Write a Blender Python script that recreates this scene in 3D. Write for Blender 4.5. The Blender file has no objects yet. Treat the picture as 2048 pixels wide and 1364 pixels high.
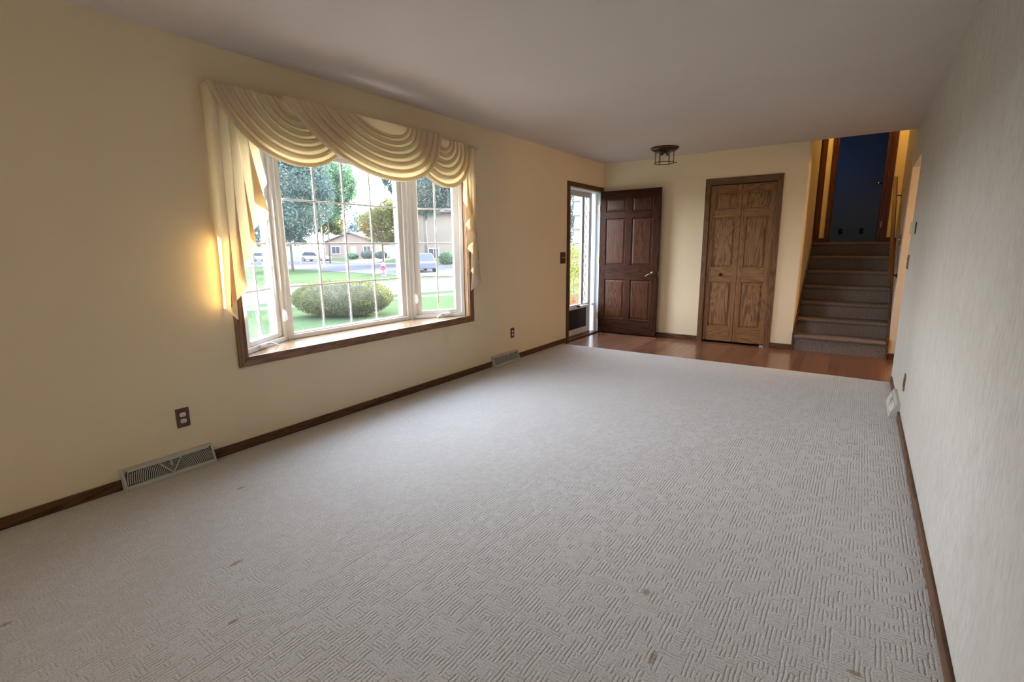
import bpy, bmesh, math, random
import numpy as np
from mathutils import Vector, Matrix

random.seed(7)
rng = np.random.default_rng(11)
S = bpy.context.scene
COL = S.collection

# ------------------------------------------------------------------ camera, sky, sun, lamps, exposure
YAW, PITCH, ROLL = 0.6154, 0.1900, -0.0107
FPX = 982.0
cam_d = bpy.data.cameras.new('camera')
cam = bpy.data.objects.new('camera', cam_d)
COL.objects.link(cam)
fw = Vector((-math.sin(YAW) * math.cos(PITCH), math.cos(YAW) * math.cos(PITCH), -math.sin(PITCH)))
rt = Vector((math.cos(YAW), math.sin(YAW), 0))
upv = rt.cross(fw)
r2 = rt * math.cos(ROLL) + upv * math.sin(ROLL)
u2 = upv * math.cos(ROLL) - rt * math.sin(ROLL)
cam.matrix_world = Matrix(((r2.x, u2.x, -fw.x, 3.188), (r2.y, u2.y, -fw.y, 0.0), (r2.z, u2.z, -fw.z, 1.2844), (0, 0, 0, 1)))
cam_d.sensor_width = 36
cam_d.lens = FPX / 2048 * 36
cam_d.clip_end = 400
cam_d.clip_start = 0.02
S.camera = cam

S.view_settings.view_transform = 'Standard'
S.view_settings.look = 'None'
S.view_settings.gamma = 1
S.view_settings.exposure = 1.55
S.view_settings.use_curve_mapping = False

SKY_STRENGTH = 8.6
world = bpy.data.worlds.new('sky')
S.world = world
world.use_nodes = True
wn = world.node_tree
bg = wn.nodes['Background']
tc = wn.nodes.new('ShaderNodeTexCoord')
sx = wn.nodes.new('ShaderNodeSeparateXYZ')
rp = wn.nodes.new('ShaderNodeValToRGB')
rp.color_ramp.elements[0].position = 0.0
rp.color_ramp.elements[0].color = (0.93, 0.955, 1.0, 1)
rp.color_ramp.elements[1].position = 0.9
rp.color_ramp.elements[1].color = (0.60, 0.75, 1.0, 1)
wn.links.new(tc.outputs['Generated'], sx.inputs[0])
wn.links.new(sx.outputs['Z'], rp.inputs[0])
wn.links.new(rp.outputs[0], bg.inputs['Color'])
bg.inputs['Strength'].default_value = SKY_STRENGTH

def light(name, kind, loc, energy, color, rot=None, size=None, size_y=None, radius=None, direction=None):
    d = bpy.data.lights.new(name, kind)
    d.energy = energy
    d.color = color
    if kind == 'AREA':
        d.shape = 'RECTANGLE'
        d.size = size
        d.size_y = size_y or size
    if radius is not None:
        d.shadow_soft_size = radius
    o = bpy.data.objects.new(name, d)
    COL.objects.link(o)
    o.location = loc
    if direction is not None:
        o.rotation_euler = Vector(direction).to_track_quat('-Z', 'Y').to_euler()
    return o

sun = light('sun', 'SUN', (-10, 30, 20), 21.0, (1.0, 0.86, 0.66), direction=(0.10, -1.0, -0.275))
sun.data.angle = math.radians(0.9)
# lamps the house has: upstairs hall, the room to the right of the foyer; the two behind the camera are added fill
light('hall_lamp', 'POINT', (3.05, 9.0, 3.5), 9, (1.0, 0.60, 0.14), radius=0.10)
light('kitchen_lamp', 'POINT', (5.0, 6.40, 1.75), 26, (1.0, 0.62, 0.34), radius=0.12)
light('overhead_fill', 'AREA', (1.75, -1.6, 2.40), 2.5, (1.0, 0.84, 0.62), size=1.2, size_y=1.0, direction=(0, 0, -1))  # warm overhead fill added behind the camera, with no fixture
light('rear_fill', 'AREA', (1.55, -2.56, 1.15), 5.0, (1.0, 0.95, 0.86), size=2.4, size_y=1.9, direction=(0, 1, 0.05))  # soft fill added at the solid back wall, aimed down the room
# sampling portals in the real openings
def portal(loc, direction, sx_, sy_):
    o = light('window_portal', 'AREA', loc, 1, (1, 1, 1), size=sx_, size_y=sy_, direction=direction)
    o.data.cycles.is_portal = True
portal((-0.42, 2.65, 1.31), (1, 0, 0), 1.35, 1.5)
portal((-0.26, 1.76, 1.31), (0.86, 0.51, 0), 0.6, 1.5)
portal((-0.26, 3.53, 1.31), (0.86, -0.51, 0), 0.6, 1.5)
portal((-0.17, 6.31, 1.05), (1, 0, 0), 1.0, 2.1)

# ------------------------------------------------------------------ mesh helpers
class MB:
    def __init__(s):
        s.v = []; s.f = []
    def add(s, vs, fs):
        o = len(s.v)
        s.v += [tuple(map(float, p)) for p in vs]
        s.f += [tuple(i + o for i in f) for f in fs]
        return s
    def box(s, x0, x1, y0, y1, z0, z1):
        vs = [(x0, y0, z0), (x1, y0, z0), (x1, y1, z0), (x0, y1, z0), (x0, y0, z1), (x1, y0, z1), (x1, y1, z1), (x0, y1, z1)]
        return s.add(vs, [(0, 3, 2, 1), (4, 5, 6, 7), (0, 1, 5, 4), (1, 2, 6, 5), (2, 3, 7, 6), (3, 0, 4, 7)])
    def obox(s, c, ax, ay, az, hx, hy, hz):
        c = Vector(c); ax = Vector(ax).normalized(); ay = Vector(ay).normalized(); az = Vector(az).normalized()
        vs = []
        for sz in (-1, 1):
            for sx_, sy_ in ((-1, -1), (1, -1), (1, 1), (-1, 1)):
                vs.append(c + ax * hx * sx_ + ay * hy * sy_ + az * hz * sz)
        return s.add(vs, [(0, 3, 2, 1), (4, 5, 6, 7), (0, 1, 5, 4), (1, 2, 6, 5), (2, 3, 7, 6), (3, 0, 4, 7)])
    def prism(s, pts, axis, a, b):
        n = len(pts)
        def mk(p, q):
            if axis == 'z': return (p[0], p[1], q)
            if axis == 'y': return (p[0], q, p[1])
            return (q, p[0], p[1])
        vs = [mk(p, a) for p in pts] + [mk(p, b) for p in pts]
        fs = [tuple(range(n - 1, -1, -1)), tuple(range(n, 2 * n))]
        for i in range(n):
            j = (i + 1) % n
            fs.append((i, j, n + j, n + i))
        return s.add(vs, fs)
    def tube(s, pts, r, n=8, cap=True):
        P = [Vector(p) for p in pts]
        rs = r if isinstance(r, (list, tuple)) else [r] * len(P)
        vs = []; fs = []
        prev = None
        for i, p in enumerate(P):
            t = (P[min(i + 1, len(P) - 1)] - P[max(i - 1, 0)]).normalized()
            a = prev if prev is not None else Vector((0, 0, 1)) if abs(t.z) < .9 else Vector((1, 0, 0))
            u = (a - t * a.dot(t)).normalized(); w = t.cross(u); prev = u
            for k in range(n):
                q = 2 * math.pi * k / n
                vs.append(p + (u * math.cos(q) + w * math.sin(q)) * rs[i])
        for i in range(len(P) - 1):
            for k in range(n):
                k2 = (k + 1) % n
                fs.append((i * n + k, i * n + k2, (i + 1) * n + k2, (i + 1) * n + k))
        if cap:
            fs.append(tuple(range(n - 1, -1, -1)))
            fs.append(tuple(range((len(P) - 1) * n, len(P) * n)))
        return s.add(vs, fs)
    def lathe(s, prof, c, n=24, axis='z', cap=True):
        vs = []; fs = []
        for r, h in prof:
            for k in range(n):
                q = 2 * math.pi * k / n
                a, b = r * math.cos(q), r * math.sin(q)
                if axis == 'z': vs.append((c[0] + a, c[1] + b, c[2] + h))
                elif axis == 'y': vs.append((c[0] + a, c[1] + h, c[2] + b))
                else: vs.append((c[0] + h, c[1] + a, c[2] + b))
        for i in range(len(prof) - 1):
            for k in range(n):
                k2 = (k + 1) % n
                fs.append((i * n + k, i * n + k2, (i + 1) * n + k2, (i + 1) * n + k))
        if cap:
            fs.append(tuple(range(n - 1, -1, -1)))
            fs.append(tuple(range((len(prof) - 1) * n, len(prof) * n)))
        return s.add(vs, fs)
    def torus(s, c, R, r, axis='z', n=32, m=8):
        pts = []
        for k in range(n + 1):
            q = 2 * math.pi * k / n
            a, b = R * math.cos(q), R * math.sin(q)
            pts.append((c[0] + a, c[1] + b, c[2]) if axis == 'z' else (c[0], c[1] + a, c[2] + b) if axis == 'x' else (c[0] + a, c[1], c[2] + b))
        return s.tube(pts, r, m, cap=False)
    def grid(s, rows):
        n = len(rows); m = len(rows[0])
        vs = [p for r in rows for p in r]
        fs = [(i * m + j, i * m + j + 1, (i + 1) * m + j + 1, (i + 1) * m + j) for i in range(n - 1) for j in range(m - 1)]
        return s.add(vs, fs)
    def mesh(s, name):
        me = bpy.data.meshes.new(name)
        me.from_pydata(s.v, [], s.f)
        bm = bmesh.new(); bm.from_mesh(me)
        bmesh.ops.recalc_face_normals(bm, faces=bm.faces)
        bm.to_mesh(me); bm.free()
        return me

def link(name, me, mat=None, parent=None, smooth=False, bevel=0, loc=None, fix=True):
    o = bpy.data.objects.new(name, me)
    COL.objects.link(o)
    if mat is not None and not me.materials:
        me.materials.append(mat)
    if parent is not None:
        o.parent = parent
    if loc is not None:
        o.location = loc
    if smooth:
        for p in me.polygons: p.use_smooth = True
    if bevel:
        m = o.modifiers.new('bevel', 'BEVEL')
        m.width = bevel; m.segments = 2; m.limit_method = 'ANGLE'; m.angle_limit = math.radians(40)
    return o

def obj(name, mb, mat, parent=None, smooth=False, bevel=0):
    """link mb as one mesh; coordinates are world metres, shifted into the parent's frame"""
    me = mb.mesh(name)
    o = link(name, me, mat, None, smooth, bevel)
    if parent is not None:
        o.parent = parent
        off = parent_origin(parent)
        if off.length > 0:
            me.transform(Matrix.Translation(-off))
    return o

def parent_origin(p):
    off = Vector((0, 0, 0))
    while p is not None:
        off += Vector(p.location)
        p = p.parent
    return off

def empty(name, loc):
    o = bpy.data.objects.new(name, None)
    o.empty_display_size = 0.1
    COL.objects.link(o)
    o.location = loc
    return o

def tag(o, label, cat, group=None):
    o['label'] = label; o['category'] = cat
    if group: o['group'] = group
    return o

def thing(name, loc, label, cat, group=None):
    return tag(empty(name, loc), label, cat, group)

def setting(o, label=None):
    o['kind'] = 'structure'
    if label: o['label'] = label
    return o

def bx(*a):
    return MB().box(*a)

# ------------------------------------------------------------------ materials
def mat_new(name):
    m = bpy.data.materials.new(name)
    m.use_nodes = True
    nt = m.node_tree
    return m, nt, nt.nodes['Principled BSDF']

def N(nt, t, **kw):
    n = nt.nodes.new(t)
    for k, v in kw.items():
        if k in n.inputs: n.inputs[k].default_value = v
        else: setattr(n, k, v)
    return n

def mth(nt, op, a, b=None, c=None):
    n = nt.nodes.new('ShaderNodeMath'); n.operation = op
    for i, x in enumerate((a, b, c)):
        if x is None: continue
        if isinstance(x, (int, float)): n.inputs[i].default_value = x
        else: nt.links.new(x, n.inputs[i])
    return n.outputs[0]

def mixc(nt, fac, a, b, mode='MIX'):
    n = nt.nodes.new('ShaderNodeMix'); n.data_type = 'RGBA'; n.blend_type = mode
    if isinstance(fac, (int, float)): n.inputs[0].default_value = fac
    else: nt.links.new(fac, n.inputs[0])
    for i, x in ((6, a), (7, b)):
        if isinstance(x, (tuple, list)): n.inputs[i].default_value = (*x[:3], 1)
        else: nt.links.new(x, n.inputs[i])
    return n.outputs[2]

def ramp(nt, fac, stops):
    n = nt.nodes.new('ShaderNodeValToRGB')
    e = n.color_ramp.elements
    while len(e) < len(stops): e.new(0.5)
    for i, (p, c) in enumerate(stops):
        e[i].position = p
        e[i].color = (c, c, c, 1) if isinstance(c, (int, float)) else (*c, 1)
    nt.links.new(fac, n.inputs[0])
    return n.outputs[0]

def coords(nt, kind='Object', scale=(1, 1, 1), rnd=False):
    t = nt.nodes.new('ShaderNodeTexCoord')
    src = t.outputs[kind]
    if rnd:
        oi = nt.nodes.new('ShaderNodeObjectInfo')
        va = nt.nodes.new('ShaderNodeVectorMath'); va.operation = 'MULTIPLY_ADD'
        cv = nt.nodes.new('ShaderNodeCombineXYZ')
        for i, k in enumerate((37.0, 53.0, 71.0)):
            nt.links.new(mth(nt, 'MULTIPLY', oi.outputs['Random'], k), cv.inputs[i])
        va.inputs[1].default_value = (1, 1, 1)
        nt.links.new(src, va.inputs[0]); nt.links.new(cv.outputs[0], va.inputs[2])
        src = va.outputs[0]
    mp = nt.nodes.new('ShaderNodeMapping')
    mp.inputs['Scale'].default_value = scale
    nt.links.new(src, mp.inputs[0])
    return mp.outputs[0]

def bump(nt, height, strength, dist, bsdf):
    b = N(nt, 'ShaderNodeBump')
    b.inputs['Strength'].default_value = strength
    b.inputs['Distance'].default_value = dist
    nt.links.new(height, b.inputs['Height'])
    nt.links.new(b.outputs[0], bsdf.inputs['Normal'])

def noise(nt, vec, scale, detail=3, rough=.55, dist=0):
    n = N(nt, 'ShaderNodeTexNoise')
    n.inputs['Scale'].default_value = scale; n.inputs['Detail'].default_value = detail
    n.inputs['Roughness'].default_value = rough; n.inputs['Distortion'].default_value = dist
    nt.links.new(vec, n.inputs['Vector'])
    return n.outputs[0]

def plain(name, col, rough=.5, metal=0, var=.06, spec=.5, nscale=40, bumpy=0):
    m, nt, b = mat_new(name)
    n = noise(nt, coords(nt), nscale, 3)
    c = ramp(nt, n, [(.3, tuple(x * (1 - var) for x in col)), (.7, tuple(min(1, x * (1 + var)) for x in col))])
    nt.links.new(c, b.inputs['Base Color'])
    b.inputs['Roughness'].default_value = rough
    b.inputs['Metallic'].default_value = metal
    b.inputs['Specular IOR Level'].default_value = spec
    if bumpy: bump(nt, n, bumpy, .002, b)
    return m

def paint(name, col, bs=.25, nscale=260):
    m, nt, b = mat_new(name)
    v = coords(nt, 'Object')
    big = noise(nt, v, 1.3, 3)
    c = ramp(nt, big, [(.25, tuple(x * .97 for x in col)), (.75, tuple(min(1, x * 1.02) for x in col))])
    nt.links.new(c, b.inputs['Base Color'])
    b.inputs['Roughness'].default_value = .75
    b.inputs['Specular IOR Level'].default_value = .25
    bump(nt, noise(nt, v, nscale, 2), bs, .001, b)
    return m

def wood(name, light_c, dark_c, axis='z', rough=.38, rings=11., cross=7., along=.55, pores=.35, coat=0.0, spec=.5):
    m, nt, b = mat_new(name)
    ix = 'xyz'.index(axis)
    sc = [cross] * 3; sc[ix] = along
    v = coords(nt, 'Object', tuple(sc), rnd=True)
    n1 = noise(nt, v, 1.0, 4, .5, .6)
    s = mth(nt, 'SINE', mth(nt, 'MULTIPLY', n1, rings * 9.4))
    ringf = mth(nt, 'POWER', mth(nt, 'MULTIPLY_ADD', s, .5, .5), 2.6)
    sp = [230.] * 3; sp[ix] = 7.
    pore = noise(nt, coords(nt, 'Object', tuple(sp), rnd=True), 1.0, 2, .6)
    poref = ramp(nt, pore, [(.38, 1.0), (.55, 0.0)])
    tone = noise(nt, coords(nt, 'Object', (1.5, 1.5, 1.5), rnd=True), 1.0, 2)
    base = mixc(nt, ringf, light_c, dark_c)
    base = mixc(nt, mth(nt, 'MULTIPLY', poref, pores), base, tuple(x * .35 for x in dark_c))
    base = mixc(nt, mth(nt, 'MULTIPLY', ramp(nt, tone, [(.3, 0.), (.7, 1.)]), .35), base, tuple(x * .75 for x in light_c))
    nt.links.new(base, b.inputs['Base Color'])
    b.inputs['Roughness'].default_value = rough
    b.inputs['Specular IOR Level'].default_value = spec
    b.inputs['Coat Weight'].default_value = coat
    b.inputs['Coat Roughness'].default_value = .15
    bump(nt, poref, -.25, .0006, b)
    return m

M = {}
M['wall'] = paint('cream_paint', (.80, .665, .455))
M['peach'] = paint('warm_cream_paint', (.66, .555, .40))
M['ceiling'] = paint('ceiling_paint', (.655, .59, .545), .35, 120)
M['outer'] = paint('outer_siding', (.55, .55, .55))
M['trim'] = wood('dark_oak_trim_y', (.145, .068, .028), (.048, .020, .008), 'y', .45, spec=.25)
M['trim_z'] = wood('dark_oak_trim_z', (.145, .068, .028), (.048, .020, .008), 'z', .45, spec=.25)
M['trim_x'] = wood('dark_oak_trim_x', (.145, .068, .028), (.048, .020, .008), 'x', .45, spec=.25)
M['oak_y'] = wood('window_oak_y', (.27, .135, .062), (.12, .05, .020), 'y', .35)
M['oak_z'] = wood('window_oak_z', (.27, .135, .062), (.12, .05, .020), 'z', .35)
M['jamb_oak'] = wood('light_oak_jamb', (.46, .26, .12), (.26, .12, .045), 'z', .35)
M['sill'] = wood('oak_seat_board', (.50, .33, .19), (.34, .20, .10), 'y', .16, coat=1.0)
M['door_z'] = wood('dark_door_z', (.058, .020, .008), (.022, .007, .0035), 'z', .40, rings=9, spec=.12)
M['door_x'] = wood('dark_door_x', (.058, .020, .008), (.022, .007, .0035), 'x', .40, rings=9, spec=.12)
M['door_p'] = wood('dark_door_panel', (.088, .031, .012), (.028, .009, .0045), 'z', .36, rings=13, cross=5, along=.45, spec=.2)
M['clos_z'] = wood('closet_oak_z', (.30, .145, .052), (.15, .064, .021), 'z', .42, spec=.3)
M['clos_x'] = wood('closet_oak_x', (.30, .145, .052), (.15, .064, .021), 'x', .42, spec=.3)
M['clos_p'] = wood('closet_oak_panel', (.31, .155, .062), (.115, .048, .016), 'z', .42, spec=.3, rings=14, cross=4.5, along=.5)
M['mahog'] = wood('red_mahogany', (.10, .022, .012), (.032, .007, .004), 'z', .35)
M['rail'] = wood('handrail_oak', (.19, .055, .016), (.075, .022, .007), 'y', .3)
M['vinyl'] = plain('white_vinyl', (.80, .77, .72), .35, var=.015)
M['alu'] = plain('grey_aluminium', (.46, .45, .45), .4, var=.03)
M['jambw'] = plain('white_jamb', (.72, .73, .74), .45, var=.02)
M['black'] = plain('black_panel', (.012, .012, .013), .5, var=.2)
M['dark'] = plain('dark_void', (.02, .018, .016), .8)
M['brown'] = plain('brown_plate', (.085, .022, .010), .35, var=.1)
M['brown_light'] = plain('brown_switch_plate', (.20, .085, .035), .4, var=.1)
M['ivory'] = plain('ivory_plastic', (.72, .66, .52), .4, var=.02)
M['damper'] = plain('damper_metal', (.085, .08, .068), .6)
M['beige'] = plain('beige_metal', (.46, .445, .385), .45, var=.02)
M['thermo'] = plain('thermostat_plastic', (.55, .54, .40), .45, var=.03)
M['nickel'] = plain('worn_nickel', (.20, .155, .12), .34, 1.0, var=.06)
M['brass'] = plain('brass', (.72, .50, .22), .28, 1.0, var=.06)
M['abrass'] = plain('antique_brass', (.105, .058, .036), .30, 1.0, var=.15)
M['bronze'] = plain('dark_bronze', (.045, .03, .02), .35, .7, var=.1)
M['steel'] = plain('steel', (.55, .55, .56), .3, 1.0, var=.05)
M['lead'] = plain('lead_came', (.03, .032, .036), .5, .3)
M['blue'] = paint('blue_wall_paint', (.22, .29, .42))
M['bulb'] = plain('clear_bulb', (.55, .5, .45), .15, 0, var=.02)

def glass_mat(name, haze=.02, refl=1.0, tint=(1, 1, 1), frost=0):
    m, nt, b = mat_new(name)
    out = nt.nodes['Material Output']
    tr = N(nt, 'ShaderNodeBsdfTransparent'); tr.inputs[0].default_value = (*tint, 1)
    gl = N(nt, 'ShaderNodeBsdfGlossy'); gl.inputs['Roughness'].default_value = .01
    lw = N(nt, 'ShaderNodeLayerWeight'); fr = mth(nt, 'MULTIPLY_ADD', mth(nt, 'POWER', lw.outputs['Facing'], 5.0), .7, .03)
    df = N(nt, 'ShaderNodeBsdfTranslucent'); df.inputs[0].default_value = (.9, .95, 1, 1)
    m1 = N(nt, 'ShaderNodeMixShader'); m2 = N(nt, 'ShaderNodeMixShader')
    nt.links.new(mth(nt, 'MULTIPLY', fr, refl), m1.inputs[0])
    nt.links.new(tr.outputs[0], m1.inputs[1]); nt.links.new(gl.outputs[0], m1.inputs[2])
    n = noise(nt, coords(nt, 'Object', (1, 1, .5)), 5, 4)
    nt.links.new(mth(nt, 'MULTIPLY', ramp(nt, n, [(.3, .4), (.75, 1.)]), haze), m2.inputs[0])
    nt.links.new(m1.outputs[0], m2.inputs[1]); nt.links.new(df.outputs[0], m2.inputs[2])
    nt.links.new(m2.outputs[0], out.inputs[0])
    return m
M['glass'] = glass_mat('window_glass', .0045)
M['clear'] = glass_mat('clear_glass', .01)
M['lglass'] = glass_mat('leaded_glass', .12)

def fabric():
    m, nt, b = mat_new('cream_valance_fabric')
    out = nt.nodes['Material Output']
    v = coords(nt, 'Object', (60, 60, 420))
    slub = noise(nt, v, 1.0, 3, .6)
    c = ramp(nt, slub, [(.3, (.75, .675, .545)), (.7, (.83, .76, .63))])
    b.inputs['Roughness'].default_value = .8
    b.inputs['Specular IOR Level'].default_value = .15
    b.inputs['Sheen Weight'].default_value = .15
    bump(nt, slub, .25, .001, b)
    tl = N(nt, 'ShaderNodeBsdfTranslucent'); tl.inputs[0].default_value = (1.0, .77, .40, 1)
    mx = N(nt, 'ShaderNodeMixShader'); geo = N(nt, 'ShaderNodeNewGeometry')
    nt.links.new(mth(nt, 'MULTIPLY_ADD', geo.outputs['Backfacing'], -.26, .50), mx.inputs[0])
    nt.links.new(mixc(nt, geo.outputs['Backfacing'], c, (.80, .765, .68)), b.inputs['Base Color'])      # pale lining on the reverse
    nt.links.new(b.outputs[0], mx.inputs[1]); nt.links.new(tl.outputs[0], mx.inputs[2])
    nt.links.new(mx.outputs[0], out.inputs[0])
    return m
M['fabric'] = fabric()

def wallpaper():
    m, nt, b = mat_new('textured_wallpaper')
    v = coords(nt, 'Object', (1, 1, 1))
    s1 = noise(nt, coords(nt, 'Object', (55, 55, 20)), 1.0, 4, .6)
    s2 = noise(nt, coords(nt, 'Object', (12, 12, 4.0)), 1.0, 4, .6)
    s3 = noise(nt, coords(nt, 'Object', (1.6, 1.6, .7)), 1.0, 3, .6)
    c = ramp(nt, s1, [(.34, (.44, .41, .36)), (.52, (.52, .49, .445)), (.75, (.56, .53, .485))])
    c = mixc(nt, mth(nt, 'MULTIPLY', ramp(nt, s2, [(.45, 0.), (.70, 1.)]), .42), c, (.40, .36, .28))
    c = mixc(nt, mth(nt, 'MULTIPLY', ramp(nt, s3, [(.4, 0.), (.65, 1.)]), .45), c, (.45, .425, .36))
    nt.links.new(c, b.inputs['Base Color'])
    b.inputs['Roughness'].default_value = .6
    b.inputs['Specular IOR Level'].default_value = .35
    bump(nt, s1, .5, .0025, b)
    return m
M['paper'] = wallpaper()

def carpet_mat():
    """cut-and-loop carpet: patches of short parallel grooves, turned at random, in a low pile"""
    m, nt, b = mat_new('cream_carpet')
    t = nt.nodes.new('ShaderNodeTexCoord')
    sep = nt.nodes.new('ShaderNodeSeparateXYZ')
    wob = noise(nt, t.outputs['Object'], 22, 2)
    nt.links.new(t.outputs['Object'], sep.inputs[0])
    X = mth(nt, 'ADD', sep.outputs['X'], mth(nt, 'MULTIPLY', wob, .010))
    Y = mth(nt, 'ADD', sep.outputs['Y'], mth(nt, 'MULTIPLY', wob, .010))
    def rand(a_, b_, seed):
        cv = nt.nodes.new('ShaderNodeCombineXYZ')
        for i, q in enumerate((a_, b_)):
            if isinstance(q, (int, float)): cv.inputs[i].default_value = q
            else: nt.links.new(q, cv.inputs[i])
        cv.inputs[2].default_value = seed
        w = nt.nodes.new('ShaderNodeTexWhiteNoise'); w.noise_dimensions = '3D'
        nt.links.new(cv.outputs[0], w.inputs[0])
        return w.outputs['Value']
    def cells(u, v, cu, cv_, seed):
        # columns of width cu, each column cut at its own offsets along v
        fu = mth(nt, 'FLOOR', mth(nt, 'DIVIDE', u, cu))
        fv = mth(nt, 'FLOOR', mth(nt, 'ADD', mth(nt, 'DIVIDE', v, cv_), mth(nt, 'MULTIPLY', rand(fu, 0.0, seed + 7), 9.0)))
        return rand(fu, fv, seed)
    r1 = cells(X, Y, .027, .036, 1.0)
    r2 = cells(Y, X, .026, .038, 2.0)
    def grooves(c, per):
        f = mth(nt, 'FRACT', mth(nt, 'DIVIDE', c, per))
        d = mth(nt, 'ABSOLUTE', mth(nt, 'SUBTRACT', f, .5))
        return ramp(nt, d, [(.08, 1.0), (.30, 0.0)])      # 1 in the groove
    gy = grooves(X, .0135)      # grooves that run along y
    gx = grooves(Y, .0130)      # grooves that run along x
    my = ramp(nt, r1, [(.45, 0.0), (.48, 1.0)])
    mx = ramp(nt, r2, [(.50, 0.0), (.53, .75)])
    ay = mth(nt, 'MULTIPLY', gy, my)
    ax = mth(nt, 'MULTIPLY', mth(nt, 'MULTIPLY', gx, mx), mth(nt, 'SUBTRACT', 1.0, my))
    patch = noise(nt, t.outputs['Object'], 30, 3)
    g = mth(nt, 'MULTIPLY', mth(nt, 'MAXIMUM', ay, ax), ramp(nt, patch, [(.34, .15), (.56, 1.)]))
    fib = noise(nt, t.outputs['Object'], 260, 4, .75)
    tuft = noise(nt, t.outputs['Object'], 150, 2, .6)
    tone = noise(nt, t.outputs['Object'], 2.2, 4, .6)
    c = ramp(nt, fib, [(.30, (.32, .29, .26)), (.50, (.56, .53, .495)), (.72, (.71, .685, .65))])
    c = mixc(nt, mth(nt, 'MULTIPLY', ramp(nt, tuft, [(.36, 1.), (.54, 0.)]), .58), c, (.33, .30, .265))
    c = mixc(nt, mth(nt, 'MULTIPLY', ramp(nt, tone, [(.40, 0.), (.70, 1.)]), .20), c, (.47, .42, .35))
    c = mixc(nt, mth(nt, 'MULTIPLY', g, .42), c, (.36, .31, .25))  # shade of the pile in the grooves, put into the colour
    # a few worn brown dents left by furniture feet
    for (px, py, lx, ly) in ((.532, 1.178, .016, .040), (1.184, .836, .016, .046), (.860, .205, .014, .030), (1.511, .665, .012, .028), (2.653, 1.629, .022, .030), (3.255, 3.74, .05, .016), (3.284, 3.56, .03, .014), (2.777, 1.35, .014, .05), (3.30, 1.64, .03, .016)):
        dx = mth(nt, 'DIVIDE', mth(nt, 'SUBTRACT', X, px), lx)
        dy = mth(nt, 'DIVIDE', mth(nt, 'SUBTRACT', Y, py), ly)
        d = mth(nt, 'ADD', mth(nt, 'MULTIPLY', dx, dx), mth(nt, 'MULTIPLY', dy, dy))
        dd = mth(nt, 'ADD', d, mth(nt, 'MULTIPLY', tuft, .8))
        c = mixc(nt, mth(nt, 'MULTIPLY', ramp(nt, dd, [(.55, 1.), (1., 0.)]), .75), c, (.24, .165, .085))
    nt.links.new(c, b.inputs['Base Color'])
    b.inputs['Roughness'].default_value = .95
    b.inputs['Specular IOR Level'].default_value = .05
    b.inputs['Sheen Weight'].default_value = .25
    h = mth(nt, 'ADD', mth(nt, 'MULTIPLY', g, -1.0), mth(nt, 'ADD', mth(nt, 'MULTIPLY', fib, .55), mth(nt, 'MULTIPLY', tuft, .9)))
    bump(nt, h, .55, .0045, b)
    return m
M['carpet'] = carpet_mat()

def stair_carpet():
    m, nt, b = mat_new('taupe_stair_carpet')
    t = nt.nodes.new('ShaderNodeTexCoord')
    f = noise(nt, t.outputs['Object'], 190, 2, .8)
    f2 = noise(nt, t.outputs['Object'], 70, 2, .7)
    c = ramp(nt, f, [(.30, (.075, .06, .05)), (.5, (.20, .162, .138)), (.72, (.38, .315, .27))])
    c = mixc(nt, mth(nt, 'MULTIPLY', f2, .35), c, (.15, .122, .105))
    nt.links.new(c, b.inputs['Base Color'])
    b.inputs['Roughness'].default_value = .95
    b.inputs['Specular IOR Level'].default_value = .05
    bump(nt, f, .8, .006, b)
    return m
M['stair'] = stair_carpet()

def plank_mat():
    m, nt, b = mat_new('reddish_wood_plank')
    oi = nt.nodes.new('ShaderNodeObjectInfo')
    v = coords(nt, 'Object', (26, 1.6, 26), rnd=True)
    n1 = noise(nt, v, 1.0, 4, .55, .4)
    s = mth(nt, 'MULTIPLY_ADD', mth(nt, 'SINE', mth(nt, 'MULTIPLY', n1, 32.)), .5, .5)
    c = mixc(nt, mth(nt, 'MULTIPLY', s, .5), (.205, .092, .048), (.125, .052, .027))
    c2 = mixc(nt, oi.outputs['Random'], (.74, .72, .70), (1.26, 1.24, 1.22))
    c = mixc(nt, 1.0, c, c2, 'MULTIPLY')
    nt.links.new(c, b.inputs['Base Color'])
    b.inputs['Roughness'].default_value = .24
    b.inputs['Coat Weight'].default_value = .2
    b.inputs['Coat Roughness'].default_value = .12
    return m
M['plank'] = plank_mat()

def leafmat(name, a, b_, scale=.8, trans=.35):
    m, nt, b = mat_new(name)
    out = nt.nodes['Material Output']
    n = noise(nt, coords(nt), scale, 4, .7)
    n2 = noise(nt, coords(nt), scale * 14, 2, .7)
    c = ramp(nt, mth(nt, 'ADD', mth(nt, 'MULTIPLY', n, .65), mth(nt, 'MULTIPLY', n2, .35)), [(.32, a), (.66, b_)])
    nt.links.new(c, b.inputs['Base Color'])
    b.inputs['Roughness'].default_value = .7
    b.inputs['Specular IOR Level'].default_value = .2
    tl = N(nt, 'ShaderNodeBsdfTranslucent'); nt.links.new(c, tl.inputs[0])
    mx = N(nt, 'ShaderNodeMixShader'); mx.inputs[0].default_value = trans
    nt.links.new(b.outputs[0], mx.inputs[1]); nt.links.new(tl.outputs[0], mx.inputs[2])
    nt.links.new(mx.outputs[0], out.inputs[0])
    return m
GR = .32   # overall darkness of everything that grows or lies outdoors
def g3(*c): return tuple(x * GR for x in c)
M['leaf_dark'] = leafmat('bluish_dark_leaves', g3(.065, .13, .115), g3(.19, .30, .26))
M['leaf_mid'] = leafmat('green_leaves', g3(.08, .20, .10), g3(.26, .48, .24))
M['leaf_gold'] = leafmat('yellow_green_leaves', g3(.09, .16, .05), g3(.50, .48, .15))
M['leaf_bush'] = leafmat('clipped_bush_leaves', g3(.06, .10, .028), g3(.36, .38, .12), 5.0)
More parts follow.
